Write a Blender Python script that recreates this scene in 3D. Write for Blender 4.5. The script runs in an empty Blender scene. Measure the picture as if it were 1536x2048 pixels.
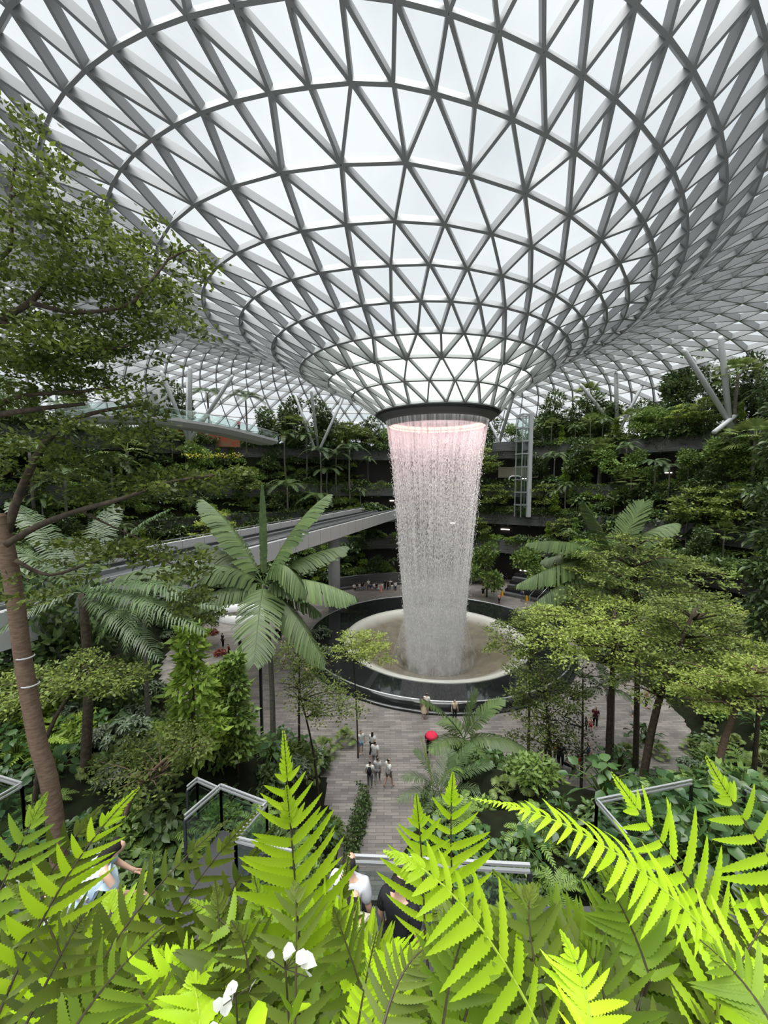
import bpy, math, random
import numpy as np
from mathutils import Vector, Matrix

# ------------------------------------------------------------------ camera, sky, light, exposure
SC = bpy.context.scene
COL = SC.collection
CAMZ = 21.5
FPX = 780.0
PITCH = math.radians(4.33)
cam_d = bpy.data.cameras.new('camera')
cam_d.sensor_fit = 'VERTICAL'
cam_d.sensor_height = 36.0
cam_d.lens = FPX / 2048.0 * 36.0
cam_d.clip_start = 0.05
cam_d.clip_end = 2000.0
cam = bpy.data.objects.new('camera', cam_d)
cam.location = (0, 0, CAMZ)
cam.rotation_euler = (math.pi / 2 - PITCH, 0, 0)
COL.objects.link(cam)
SC.camera = cam

SC.view_settings.view_transform = 'Standard'
SC.view_settings.look = 'None'
SC.view_settings.gamma = 1.0
SC.view_settings.use_curve_mapping = False
SC.view_settings.exposure = 1.08
cy = SC.cycles
cy.max_bounces = 6
cy.diffuse_bounces = 2
cy.glossy_bounces = 2
cy.transmission_bounces = 3
cy.transparent_max_bounces = 14
cy.caustics_reflective = False
cy.caustics_refractive = False
cy.use_adaptive_sampling = True
cy.adaptive_threshold = 0.03

world = bpy.data.worlds.new('overcast_sky')
SC.world = world
world.use_nodes = True
wn, wl = world.node_tree.nodes, world.node_tree.links
wn.clear()
w_out = wn.new('ShaderNodeOutputWorld')
w_bg = wn.new('ShaderNodeBackground')
w_tc = wn.new('ShaderNodeTexCoord')
w_no = wn.new('ShaderNodeTexNoise')
w_rp = wn.new('ShaderNodeValToRGB')
w_no.inputs['Scale'].default_value = 2.2
w_no.inputs['Detail'].default_value = 4.0
w_no.inputs['Roughness'].default_value = 0.5
w_rp.color_ramp.elements[0].position = 0.33
w_rp.color_ramp.elements[0].color = (0.345, 0.37, 0.388, 1)
w_rp.color_ramp.elements[1].position = 0.62
w_rp.color_ramp.elements[1].color = (0.49, 0.503, 0.508, 1)
wl.new(w_tc.outputs['Generated'], w_no.inputs['Vector'])
wl.new(w_no.outputs['Fac'], w_rp.inputs['Fac'])
wl.new(w_rp.outputs['Color'], w_bg.inputs['Color'])
w_bg.inputs['Strength'].default_value = 1.0
wl.new(w_bg.outputs['Background'], w_out.inputs['Surface'])

sun_d = bpy.data.lights.new('hazy_sun', 'SUN')
sun_d.energy = 4.6
sun_d.angle = math.radians(60)
sun_d.color = (1.0, 0.98, 0.95)
sun = bpy.data.objects.new('hazy_sun', sun_d)
sun.rotation_euler = (math.radians(6), math.radians(-8), 0)
sun.location = (0, 20, 80)
COL.objects.link(sun)

# ------------------------------------------------------------------ helpers
RX = Vector((1, 0, 0))
FW = Vector((0, math.cos(PITCH), -math.sin(PITCH)))
UP = Vector((0, math.sin(PITCH), math.cos(PITCH)))
CAM = Vector((0, 0, CAMZ))


def ray(px, py):
    return RX * ((px - 768) / FPX) + UP * ((1024 - py) / FPX) + FW


def at(px, py, y):
    """the point of the place seen at photo pixel px, py that lies y metres in front of the viewer"""
    d = ray(px, py)
    return CAM + d * (y / d.y)


def on(px, py, z=0.0):
    """the point at height z seen at photo pixel px, py"""
    d = ray(px, py)
    return CAM + d * ((z - CAMZ) / d.z)


def project(p):
    v = Vector(p) - CAM
    zc = v.dot(FW)
    if zc < 0.1:
        return None
    return (768 + FPX * v.dot(RX) / zc, 1024 - FPX * v.dot(UP) / zc)


def tag(o, label=None, cat=None, group=None, kind=None):
    if label:
        o['label'] = label
    if cat:
        o['category'] = cat
    if group:
        o['group'] = group
    if kind:
        o['kind'] = kind
    return o


def empty(name, loc=(0, 0, 0), rz=0.0, label=None, cat=None, group=None):
    o = bpy.data.objects.new(name, None)
    o.empty_display_size = 0.3
    COL.objects.link(o)
    o.location = loc
    o.rotation_euler = (0, 0, rz)
    return tag(o, label, cat, group)


def mesh_np(name, V, F):
    V = np.asarray(V, dtype=np.float32).reshape(-1, 3)
    F = np.asarray(F, dtype=np.int32)
    me = bpy.data.meshes.new(name)
    k = F.shape[1]
    me.vertices.add(len(V))
    me.vertices.foreach_set('co', V.ravel())
    me.loops.add(F.size)
    me.loops.foreach_set('vertex_index', F.ravel())
    me.polygons.add(len(F))
    me.polygons.foreach_set('loop_start', np.arange(0, F.size, k, dtype=np.int32))
    me.update(calc_edges=True)
    return me


def link_mesh(name, me, mat, parent=None, smooth=False):
    o = bpy.data.objects.new(name, me)
    if mat is not None and len(me.materials) == 0:
        me.materials.append(mat)
    COL.objects.link(o)
    if parent is not None:
        o.parent = parent
    if smooth:
        me.polygons.foreach_set('use_smooth', np.ones(len(me.polygons), dtype=bool))
    return o


def obj_np(name, V, F, mat, parent=None, smooth=False):
    return link_mesh(name, mesh_np(name, V, F), mat, parent, smooth)


class MB:
    """collects shapes for ONE mesh"""

    def __init__(self):
        self.V, self.F = [], []

    def add(self, vs, fs):
        b = len(self.V)
        self.V += [tuple(v) for v in vs]
        self.F += [tuple(b + i for i in f) for f in fs]

    def box(self, c, s, rz=0.0):
        x, y, z = s[0] / 2, s[1] / 2, s[2] / 2
        ca, sa = math.cos(rz), math.sin(rz)
        vs = []
        for dx, dy, dz in ((-x, -y, -z), (x, -y, -z), (x, y, -z), (-x, y, -z), (-x, -y, z), (x, -y, z), (x, y, z), (-x, y, z)):
            vs.append((c[0] + dx * ca - dy * sa, c[1] + dx * sa + dy * ca, c[2] + dz))
        self.add(vs, [(0, 3, 2, 1), (4, 5, 6, 7), (0, 1, 5, 4), (1, 2, 6, 5), (2, 3, 7, 6), (3, 0, 4, 7)])

    def beam(self, a, b, w, d, up=(0, 0, 1), shift=0.0):
        a, b = Vector(a), Vector(b)
        t = (b - a).normalized()
        u = Vector(up)
        u = (u - t * u.dot(t)).normalized()
        s = t.cross(u)
        o = u * shift
        vs = []
        for p in (a, b):
            for i, j in ((-1, -1), (1, -1), (1, 1), (-1, 1)):
                vs.append(p + o + s * (i * w / 2) + u * (j * d / 2))
        self.add(vs, [(0, 3, 2, 1), (4, 5, 6, 7), (0, 1, 5, 4), (1, 2, 6, 5), (2, 3, 7, 6), (3, 0, 4, 7)])

    def tube(self, pts, rad, n=8, cap=True):
        pts = [Vector(p) for p in pts]
        if not isinstance(rad, (list, tuple)):
            rad = [rad] * len(pts)
        rings = []
        ref = Vector((0.13, 0.97, 0.21))
        for i, p in enumerate(pts):
            t = (pts[min(i + 1, len(pts) - 1)] - pts[max(i - 1, 0)]).normalized()
            if abs(t.dot(ref)) > 0.95:
                ref = Vector((0.97, 0.13, 0.21))
            s = t.cross(ref).normalized()
            u = s.cross(t)
            rings.append([p + (s * math.cos(2 * math.pi * k / n) + u * math.sin(2 * math.pi * k / n)) * rad[i] for k in range(n)])
        vs = [v for r in rings for v in r]
        fs = []
        for i in range(len(pts) - 1):
            for k in range(n):
                k2 = (k + 1) % n
                fs.append((i * n + k, i * n + k2, (i + 1) * n + k2, (i + 1) * n + k))
        if cap:
            fs.append(tuple(range(n - 1, -1, -1)))
            fs.append(tuple((len(pts) - 1) * n + k for k in range(n)))
        self.add(vs, fs)

    def lathe(self, prof, n=64, c=(0, 0), a0=0.0, a1=None):
        full = a1 is None
        a1 = a0 + 2 * math.pi if full else a1
        m = n if full else n + 1
        vs, fs = [], []
        for r, z in prof:
            for k in range(m):
                a = a0 + (a1 - a0) * k / n
                vs.append((c[0] + r * math.cos(a), c[1] + r * math.sin(a), z))
        for i in range(len(prof) - 1):
            for k in range(n):
                k2 = (k + 1) % m
                fs.append((i * m + k, i * m + k2, (i + 1) * m + k2, (i + 1) * m + k))
        self.add(vs, fs)

    def build(self, name, mat, parent=None, smooth=False):
        me = bpy.data.meshes.new(name)
        me.from_pydata(self.V, [], self.F)
        me.update()
        return link_mesh(name, me, mat, parent, smooth)


# ------------------------------------------------------------------ materials
MATS = {}


def new_mat(name):
    m = bpy.data.materials.new(name)
    m.use_nodes = True
    nt = m.node_tree
    nt.nodes.clear()
    MATS[name] = m
    return m, nt.nodes, nt.links


def pbr(name, col, rough=0.5, metal=0.0, spec=0.4, noise=None, bump=None, stretch=(1, 1, 1)):
    """plain material with optional mottling: noise = (scale, other colour)"""
    m, n, l = new_mat(name)
    o = n.new('ShaderNodeOutputMaterial')
    b = n.new('ShaderNodeBsdfPrincipled')
    b.inputs['Base Color'].default_value = (*col, 1)
    b.inputs['Roughness'].default_value = rough
    b.inputs['Metallic'].default_value = metal
    b.inputs['Specular IOR Level'].default_value = spec
    l.new(b.outputs[0], o.inputs['Surface'])
    if noise or bump:
        tc = n.new('ShaderNodeTexCoord')
        mp = n.new('ShaderNodeMapping')
        mp.inputs['Scale'].default_value = stretch
        l.new(tc.outputs['Object'], mp.inputs['Vector'])
        tx = n.new('ShaderNodeTexNoise')
        tx.inputs['Scale'].default_value = (noise or bump)[0]
        tx.inputs['Detail'].default_value = 5
        l.new(mp.outputs[0], tx.inputs['Vector'])
        if noise:
            mx = n.new('ShaderNodeMix')
            mx.data_type = 'RGBA'
            mx.inputs[6].default_value = (*col, 1)
            mx.inputs[7].default_value = (*noise[1], 1)
            rp = n.new('ShaderNodeValToRGB')
            rp.color_ramp.elements[0].position = 0.35
            rp.color_ramp.elements[1].position = 0.65
            l.new(tx.outputs['Fac'], rp.inputs['Fac'])
            l.new(rp.outputs['Color'], mx.inputs[0])
            l.new(mx.outputs[2], b.inputs['Base Color'])
        if bump:
            bp = n.new('ShaderNodeBump')
            bp.inputs['Strength'].default_value = bump[1]
            l.new(tx.outputs['Fac'], bp.inputs['Height'])
            l.new(bp.outputs[0], b.inputs['Normal'])
    return m


def leaf_mat(name, c0, c1, trans=0.3, rough=0.45, spec=0.35, tcol=None):
    """leaf: varies per leaf between c0 and c1 and per plant a little; lets some light through"""
    m, n, l = new_mat(name)
    o = n.new('ShaderNodeOutputMaterial')
    g = n.new('ShaderNodeNewGeometry')
    oi = n.new('ShaderNodeObjectInfo')
    mx = n.new('ShaderNodeMix')
    mx.data_type = 'RGBA'
    mx.inputs[6].default_value = (*c0, 1)
    mx.inputs[7].default_value = (*c1, 1)
    l.new(g.outputs['Random Per Island'], mx.inputs[0])
    hs = n.new('ShaderNodeHueSaturation')
    mr = n.new('ShaderNodeMapRange')
    mr.inputs['To Min'].default_value = 0.75
    mr.inputs['To Max'].default_value = 1.25
    l.new(oi.outputs['Random'], mr.inputs['Value'])
    l.new(mr.outputs[0], hs.inputs['Value'])
    l.new(mx.outputs[2], hs.inputs['Color'])
    b = n.new('ShaderNodeBsdfPrincipled')
    b.inputs['Roughness'].default_value = rough
    b.inputs['Specular IOR Level'].default_value = spec
    l.new(hs.outputs[0], b.inputs['Base Color'])
    t = n.new('ShaderNodeBsdfTranslucent')
    if tcol:
        t.inputs['Color'].default_value = (*tcol, 1)
    else:
        l.new(hs.outputs[0], t.inputs['Color'])
    ms = n.new('ShaderNodeMixShader')
    ms.inputs[0].default_value = trans
    l.new(b.outputs[0], ms.inputs[1])
    l.new(t.outputs[0], ms.inputs[2])
    l.new(ms.outputs[0], o.inputs['Surface'])
    return m


def glass_mat(name, tint=(0.95, 0.97, 0.97), refl=0.12, diffuse=0.0, dcol=(0.85, 0.9, 0.86)):
    m, n, l = new_mat(name)
    o = n.new('ShaderNodeOutputMaterial')
    tr = n.new('ShaderNodeBsdfTransparent')
    tr.inputs['Color'].default_value = (*tint, 1)
    gl = n.new('ShaderNodeBsdfGlossy')
    gl.inputs['Roughness'].default_value = 0.05
    fr = n.new('ShaderNodeLayerWeight')
    fr.inputs['Blend'].default_value = 0.5
    pw = n.new('ShaderNodeMath')
    pw.operation = 'POWER'
    pw.inputs[1].default_value = 4.0
    l.new(fr.outputs['Facing'], pw.inputs[0])
    ma = n.new('ShaderNodeMath')
    ma.operation = 'MULTIPLY_ADD'
    ma.inputs[1].default_value = 0.7
    ma.inputs[2].default_value = refl * 0.4
    l.new(pw.outputs[0], ma.inputs[0])
    ms = n.new('ShaderNodeMixShader')
    l.new(ma.outputs[0], ms.inputs[0])
    l.new(tr.outputs[0], ms.inputs[1])
    l.new(gl.outputs[0], ms.inputs[2])
    last = ms
    if diffuse > 0:
        tl = n.new('ShaderNodeBsdfTranslucent')
        tl.inputs['Color'].default_value = (*dcol, 1)
        m2 = n.new('ShaderNodeMixShader')
        m2.inputs[0].default_value = diffuse
        l.new(ms.outputs[0], m2.inputs[1])
        l.new(tl.outputs[0], m2.inputs[2])
        last = m2
    l.new(last.outputs[0], o.inputs['Surface'])
    return m


def emit_mat(name, col, s):
    m, n, l = new_mat(name)
    o = n.new('ShaderNodeOutputMaterial')
    e = n.new('ShaderNodeEmission')
    e.inputs['Color'].default_value = (*col, 1)
    e.inputs['Strength'].default_value = s
    l.new(e.outputs[0], o.inputs['Surface'])
    return m


M_STEEL = pbr('painted_steel', (0.29, 0.295, 0.30), 0.55, 0.15, 0.3)
M_COLUMN = pbr('column_steel', (0.52, 0.54, 0.55), 0.4, 0.0, 0.4)
M_PANE = glass_mat('roof_glass', (0.93, 0.96, 0.965), 0.12)
M_WETPANE = glass_mat('wet_roof_glass', (0.86, 0.92, 0.88), 0.1, 0.45, (0.80, 0.88, 0.82))
M_COLLAR = pbr('dark_collar', (0.035, 0.037, 0.04), 0.4)
M_COLLAR2 = pbr('collar_lip', (0.12, 0.12, 0.125), 0.4)
M_BLACKSTONE = pbr('black_stone', (0.018, 0.019, 0.02), 0.06, 0, 0.6)
M_TERRACE = pbr('terrace_stone', (0.06, 0.061, 0.063), 0.7, 0, 0.3, (1.5, (0.13, 0.13, 0.13)), None, (0.15, 0.15, 6))
M_TERRFLOOR = pbr('terrace_floor', (0.12, 0.12, 0.115), 0.7)
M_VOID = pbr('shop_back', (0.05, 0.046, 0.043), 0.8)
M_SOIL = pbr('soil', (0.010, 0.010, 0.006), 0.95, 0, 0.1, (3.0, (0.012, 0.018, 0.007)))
M_CONC = pbr('pale_concrete', (0.47, 0.48, 0.48), 0.7, 0, 0.3, (2.0, (0.42, 0.43, 0.43)), None, (1, 1, 0.2))
M_TRACK = pbr('track_bed', (0.05, 0.052, 0.055), 0.7)
M_RAIL = pbr('rail_steel', (0.35, 0.36, 0.37), 0.35, 0.8)
M_WHITE = pbr('white_paint', (0.8, 0.8, 0.8), 0.4)
M_METAL = pbr('brushed_metal', (0.62, 0.63, 0.64), 0.3, 0.7)
M_DARKMETAL = pbr('dark_metal', (0.03, 0.031, 0.033), 0.4, 0.3)
M_DECK = pbr('walkway_deck', (0.045, 0.045, 0.047), 0.75)
M_CLEAR = glass_mat('clear_glass', (0.85, 0.93, 0.91), 0.25)
M_BARK = pbr('brown_bark', (0.13, 0.085, 0.06), 0.9, 0, 0.2, (6, (0.2, 0.14, 0.1)), None, (1, 1, 4))
M_DBARK = pbr('dark_bark', (0.045, 0.036, 0.026), 0.9, 0, 0.2, (8, (0.09, 0.07, 0.05)))
M_PBARK = pbr('palm_bark', (0.2, 0.19, 0.16), 0.9, 0, 0.2, (5, (0.12, 0.11, 0.09)), None, (1, 1, 5))
M_GOLD = emit_mat('warm_lamps', (1.0, 0.62, 0.36), 1.6)
M_SHOPLIGHT = emit_mat('shop_lamps', (1.0, 0.93, 0.8), 1.5)
# ------------------------------------------------------------------ the glass roof: a funnel that turns over into an oval dome
AX = Vector((6.7, 50.4, 0))
PHI0 = math.atan2(-AX.y, -AX.x)          # angle of the side that faces the viewer
RTAB = [  # radius, height over the eye, drift across, drift in depth, rise on the left, fall on the right, stretch of the near side
    (7.6, 8.8, 0, 0, 0, 0, 0), (9.99, 10.75, -0.69, 0.8, 0.3, 0, 0), (12.58, 12.41, -1.11, 1.1, 0.35, 0, 0), (15.17, 13.86, -1.67, 0.9, 0.3, 0.1, 0.03),
    (17.5, 15.5, -2.53, 0.9, 0.5, 0.3, 0.07), (20.2, 17.2, -3.48, 1.3, 1.1, 1.2, 0.11), (22.9, 18.7, -4.6, 1.3, 1.1, 1.8, 0.15), (25.8, 20.2, -5.9, 1.2, 1.1, 2.6, 0.18),
    (28.6, 22.1, -6.95, 1.2, 1.0, 3.8, 0.22), (32.0, 23.3, -8.3, 1.8, 1.1, 3.6, 0.22), (34.6, 24.7, -8.7, 2.0, 1.1, 3.5, 0.2), (37.0, 26.3, -9.2, 1.7, 1.1, 3.3, 0.18),
    (40.4, 27.2, -9.4, 1.7, 1.0, 3.0, 0.16), (44, 27.7, -9.5, 1.6, 0.9, 2.7, 0.14), (48, 27.7, -9.5, 1.5, 0.8, 2.3, 0.12), (52, 27.2, -9.5, 1.5, 0.6, 1.9, 0.1),
    (56, 26.3, -9.3, 1.5, 0.5, 1.5, 0.08), (60, 25.0, -9.0, 1.5, 0.4, 1.1, 0.06), (64, 23.4, -8.6, 1.5, 0.3, 0.8, 0.04), (68, 21.4, -8.2, 1.5, 0.2, 0.5, 0.03),
    (71.8, 18.8, -7.8, 1.5, 0.1, 0.3, 0.02), (75.2, 15.5, -7.4, 1.5, 0, 0.1, 0.01), (78.2, 11.6, -7, 1.5, 0, 0, 0), (80.5, 7.4, -7, 1.5, 0, 0, 0)]
COUNT = [24] * 3 + [48] * 5 + [96] * 16
HALF = [0.5, 0, 0.5, 0, 0.5, 0, 0.5, 0] + [0 if k % 2 == 0 else 0.5 for k in range(8, 24)]


def roof_point(k, j):
    r, h, dx, dy, rise, drop, eps = RTAB[k]
    th = 2 * math.pi * (j + HALF[k]) / COUNT[k]
    phi = PHI0 + th + eps * math.sin(th)
    c = math.cos(phi)
    return Vector((AX.x + dx + r * c, AX.y + dy + r * math.sin(phi), CAMZ + h + rise * max(0, -c - 0.15) / 0.85 - drop * max(0, c)))


def build_roof():
    K = len(RTAB)
    P = [[roof_point(k, j) for j in range(COUNT[k])] for k in range(K)]
    edges, tris = [], []
    for k in range(K):
        n = COUNT[k]
        for j in range(n):
            edges.append(((k, j), (k, (j + 1) % n), 'ring'))
    for k in range(K - 1):
        n, m = COUNT[k], COUNT[k + 1]
        if n == m:
            if HALF[k] == 0.5:
                for j in range(n):
                    a, b, c = (k, j), (k + 1, j), (k + 1, (j + 1) % n)
                    edges += [(a, b, 'd'), (a, c, 'd')]
                    tris += [(a, b, c), (a, c, (k, (j + 1) % n))]
            else:
                for j in range(n):
                    a, b, c = (k, j), (k + 1, (j - 1) % n), (k + 1, j)
                    edges += [(a, b, 'd'), (a, c, 'd')]
                    tris += [(a, b, c), (a, c, (k, (j + 1) % n))]
        else:
            for j in range(n):
                q = 2 * j + int(2 * HALF[k])
                a = (k, j)
                l, c, r = (k + 1, (q - 1) % m), (k + 1, q % m), (k + 1, (q + 1) % m)
                edges += [(a, l, 'd'), (a, c, 'd'), (a, r, 'd')]
                tris += [(a, l, c), (a, c, r), (a, r, (k, (j + 1) % n))]
    nrm = {}
    for t in tris:
        p = [P[k][j] for k, j in t]
        n = (p[1] - p[0]).cross(p[2] - p[0])
        if n.z < 0:
            n = -n
        for key in t:
            nrm[key] = nrm.get(key, Vector((0, 0, 0))) + n.normalized()
    mb = MB()
    for a, b, kind in edges:
        k = max(a[0], b[0])
        u = (nrm[a] + nrm[b]).normalized()
        w, d = 0.2, 0.72
        if k <= 2:
            w, d = 0.16, 0.42
        if k > 12:
            w, d = 0.2, 0.95
        if kind == 'ring' and k == 3:
            d = 0.75
        mb.beam(P[a[0]][a[1]], P[b[0]][b[1]], w, d, u, -d / 2)
    roof = mb.build('ceiling', M_STEEL)
    tag(roof, 'white triangulated steel and glass funnel roof above the whole garden', 'roof', None, 'structure')
    for name, lo, hi, m in (('glass_panes', 3, 99, M_PANE), ('wet_glass_panes', 0, 3, M_WETPANE)):
        V, F = [], []
        for t in tris:
            k = min(q[0] for q in t)
            if not (lo <= k < hi):
                continue
            base = len(V)
            V += [P[a][b] + nrm[(a, b)].normalized() * 0.02 for a, b in t]
            F.append((base, base + 1, base + 2))
        obj_np(name, V, F, m, roof)
    return P


ROOFP = build_roof()

# collar round the oculus, with the lamps under its rim
ZR = CAMZ + 8.8
mb = MB()
mb.lathe([(7.2, ZR + 0.15), (7.5, ZR + 0.05), (7.6, ZR - 0.45), (7.55, ZR - 0.52), (6.95, ZR - 0.95), (6.9, ZR - 0.9), (6.9, ZR + 0.15), (7.2, ZR + 0.15)], 96, (AX.x, AX.y))
collar = mb.build('oculus_ring', M_COLLAR, None, True)
tag(collar, 'dark steel ring where the glass funnel ends and the waterfall begins', 'ring')
mb = MB()
mb.lathe([(7.53, ZR - 0.53), (6.95, ZR - 0.98), (6.7, ZR - 1.2), (6.55, ZR - 1.2), (6.55, ZR - 0.9), (6.9, ZR - 0.9)], 96, (AX.x, AX.y))
mb.build('lower_lip', M_COLLAR2, collar, True)
mb = MB()
for k in range(40):
    a = 2 * math.pi * k / 40
    mb.box((AX.x + 6.05 * math.cos(a), AX.y + 6.05 * math.sin(a), ZR - 1.15), (0.12, 0.75, 0.35), a)
    mb.box((AX.x + 6.0 * math.cos(a), AX.y + 6.0 * math.sin(a), ZR - 1.62), (0.10, 0.75, 0.16), a)
mb.build('lamp_band', M_GOLD, collar)
mb = MB()
mb.lathe([(6.2, ZR - 0.8), (6.2, ZR - 1.85), (6.15, ZR - 1.85), (6.15, ZR - 0.8)], 72, (AX.x, AX.y))
mb.build('inner_gutter', M_COLLAR2, collar, True)
for k in range(6):
    a = 2 * math.pi * k / 6 + 0.3
    ld = bpy.data.lights.new('pink_spot', 'POINT')
    ld.energy = 110
    ld.color = (1.0, 0.52, 0.60)
    ld.shadow_soft_size = 1.0
    lo = bpy.data.objects.new('pink_spot', ld)
    lo.location = (AX.x + 3.2 * math.cos(a), AX.y + 3.2 * math.sin(a), ZR - 2.6)
    COL.objects.link(lo)


# ------------------------------------------------------------------ falling water
def water_mat(name, dens, top_boost):
    m, n, l = new_mat(name)
    o = n.new('ShaderNodeOutputMaterial')
    uv = n.new('ShaderNodeTexCoord')
    sp = n.new('ShaderNodeSeparateXYZ')
    l.new(uv.outputs['UV'], sp.inputs[0])

    def noise(sx, sy, detail):
        mp = n.new('ShaderNodeMapping')
        mp.inputs['Scale'].default_value = (sx, sy, 1)
        l.new(uv.outputs['UV'], mp.inputs['Vector'])
        t = n.new('ShaderNodeTexNoise')
        t.inputs['Scale'].default_value = 1
        t.inputs['Detail'].default_value = detail
        l.new(mp.outputs[0], t.inputs['Vector'])
        return t.outputs['Fac']

    def math2(op, a, b):
        q = n.new('ShaderNodeMath')
        q.operation = op
        for i, x in enumerate((a, b)):
            if isinstance(x, (int, float)):
                q.inputs[i].default_value = x
            else:
                l.new(x, q.inputs[i])
        return q.outputs[0]

    def ramp(x, lo, hi, a=0.0, b=1.0):
        r = n.new('ShaderNodeMapRange')
        r.inputs['From Min'].default_value = lo
        r.inputs['From Max'].default_value = hi
        r.inputs['To Min'].default_value = a
        r.inputs['To Max'].default_value = b
        l.new(x, r.inputs['Value'])
        return r.outputs[0]

    streak = ramp(noise(3.2, 0.10, 3), 0.40, 0.60, 0.30, 1.0)
    veil = ramp(noise(1.1, 0.05, 2), 0.35, 0.65, 0.45, 1.0)
    drops = ramp(noise(6.0, 2.6, 4), 0.44, 0.56, 0.10, 1.0)
    # a closed sheet at the rim, single drops on the way down, a soft veil near the pool (v = metres below the rim)
    v = sp.outputs[1]
    fall = math2('MULTIPLY', ramp(v, 1.5, 5.0), ramp(v, 17.0, 27.0, 1.0, 0.25))
    mixd = math2('ADD', math2('MULTIPLY', drops, fall), math2('SUBTRACT', 1.0, fall))
    a = math2('MULTIPLY', math2('MULTIPLY', streak, veil), mixd)
    a = math2('MULTIPLY', a, math2('ADD', ramp(v, 0.0, 3.0, top_boost, dens), ramp(v, 15.0, 27.0, 0.0, 0.25)))
    a = math2('MINIMUM', a, 0.97)
    df = n.new('ShaderNodeBsdfDiffuse')
    df.inputs['Color'].default_value = (0.93, 0.93, 0.93, 1)
    tl = n.new('ShaderNodeBsdfTranslucent')
    tl.inputs['Color'].default_value = (0.93, 0.93, 0.93, 1)
    md = n.new('ShaderNodeMixShader')
    md.inputs[0].default_value = 0.5
    l.new(df.outputs[0], md.inputs[1])
    l.new(tl.outputs[0], md.inputs[2])
    tr = n.new('ShaderNodeBsdfTransparent')
    ms = n.new('ShaderNodeMixShader')
    l.new(a, ms.inputs[0])
    l.new(tr.outputs[0], ms.inputs[1])
    l.new(md.outputs[0], ms.inputs[2])
    l.new(ms.outputs[0], o.inputs['Surface'])
    return m


WZ = [ZR - 0.9, ZR - 2.5, ZR - 4.5, ZR - 7, ZR - 10, ZR - 14, ZR - 18, ZR - 22, ZR - 26, ZR - 30, ZR - 35]
WR = [6.5, 6.25, 5.95, 5.65, 5.35, 5.0, 4.7, 4.35, 4.0, 3.65, 3.3]


def water_radius(z):
    return float(np.interp(-z, [-q for q in WZ], WR))


def water_shell(name, dr, mat, seed, parent):
    rng = np.random.default_rng(seed)
    n, rows = 160, 40
    V, UV, F = [], [], []
    wob = rng.normal(0, 1, n)
    wob = (wob + np.roll(wob, 1) + np.roll(wob, 2)) / 3
    for i in range(rows + 1):
        z = WZ[0] + (WZ[-1] - WZ[0]) * i / rows
        for k in range(n + 1):
            a = 2 * math.pi * k / n
            f = i / rows
            r = water_radius(z) + dr + 0.35 * f * wob[k % n]
            V.append((AX.x + r * math.cos(a), AX.y + r * math.sin(a), z))
            UV.append((k / n * 39.0 + seed * 7.3, WZ[0] - z))
    m = n + 1
    for i in range(rows):
        for k in range(n):
            F.append((i * m + k, i * m + k + 1, (i + 1) * m + k + 1, (i + 1) * m + k))
    me = mesh_np(name, V, F)
    ul = me.uv_layers.new(name='flow')
    idx = np.asarray(F).ravel()
    ul.data.foreach_set('uv', np.asarray(UV, dtype=np.float32)[idx].ravel())
    return link_mesh(name, me, mat, parent, True)


M_WATER = water_mat('falling_water', 0.95, 0.9)
M_WATER2 = water_mat('falling_water_inner', 0.8, 0.7)
fall = water_shell('waterfall', 0.0, M_WATER, 1, None)
tag(fall, 'tall round waterfall dropping from the roof ring into the black pool', 'waterfall', None, 'thing')
water_shell('inner_stream', -0.45, M_WATER2, 2, fall)
rng = np.random.default_rng(5)
n_d = 14000
zz = WZ[0] - 1.5 - (rng.random(n_d) ** 0.9) * 29
aa = rng.random(n_d) * 2 * math.pi
rr = np.array([water_radius(z) for z in zz]) + rng.normal(0, 0.22, n_d) - 0.1
ln = rng.uniform(0.05, 0.16, n_d)
wd = rng.uniform(0.012, 0.036, n_d)
C0 = np.stack([AX.x + rr * np.cos(aa), AX.y + rr * np.sin(aa), zz], 1)
offs = np.array([(0, 0, 1), (1, 0, 0), (0, 1, 0), (-1, 0, 0), (0, -1, 0), (0, 0, -1)], dtype=float)
V = C0[:, None, :] + offs[None] * np.stack([wd, wd, ln], 1)[:, None, :]
F = np.array([(0, 1, 2), (0, 2, 3), (0, 3, 4), (0, 4, 1), (5, 2, 1), (5, 3, 2), (5, 4, 3), (5, 1, 4)])
F = (F[None] + (np.arange(n_d) * 6)[:, None, None]).reshape(-1, 3)
M_DROP = pbr('water_drops', (0.95, 0.95, 0.95), 0.3)
dr = obj_np('water_drops', V.reshape(-1, 3), F, M_DROP, fall)
tag(dr, None, None, None, 'stuff')

m, n_, l_ = new_mat('spray_mist')
o_ = n_.new('ShaderNodeOutputMaterial')
uv_ = n_.new('ShaderNodeTexCoord')
sp_ = n_.new('ShaderNodeSeparateXYZ')
l_.new(uv_.outputs['UV'], sp_.inputs[0])
no_ = n_.new('ShaderNodeTexNoise')
no_.inputs['Scale'].default_value = 0.9
no_.inputs['Detail'].default_value = 4
l_.new(uv_.outputs['UV'], no_.inputs['Vector'])
r1 = n_.new('ShaderNodeMapRange')
r1.inputs['From Min'].default_value = 0.35
r1.inputs['From Max'].default_value = 0.7
l_.new(no_.outputs['Fac'], r1.inputs['Value'])
r2 = n_.new('ShaderNodeMapRange')
r2.interpolation_type = 'SMOOTHSTEP'
r2.inputs['From Min'].default_value = 0.0
r2.inputs['From Max'].default_value = 6.0
r2.inputs['To Max'].default_value = 0.42
l_.new(sp_.outputs[1], r2.inputs['Value'])
mm = n_.new('ShaderNodeMath')
mm.operation = 'MULTIPLY'
l_.new(r1.outputs[0], mm.inputs[0])
l_.new(r2.outputs[0], mm.inputs[1])
tr_ = n_.new('ShaderNodeBsdfTransparent')
tl_ = n_.new('ShaderNodeBsdfTranslucent')
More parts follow.
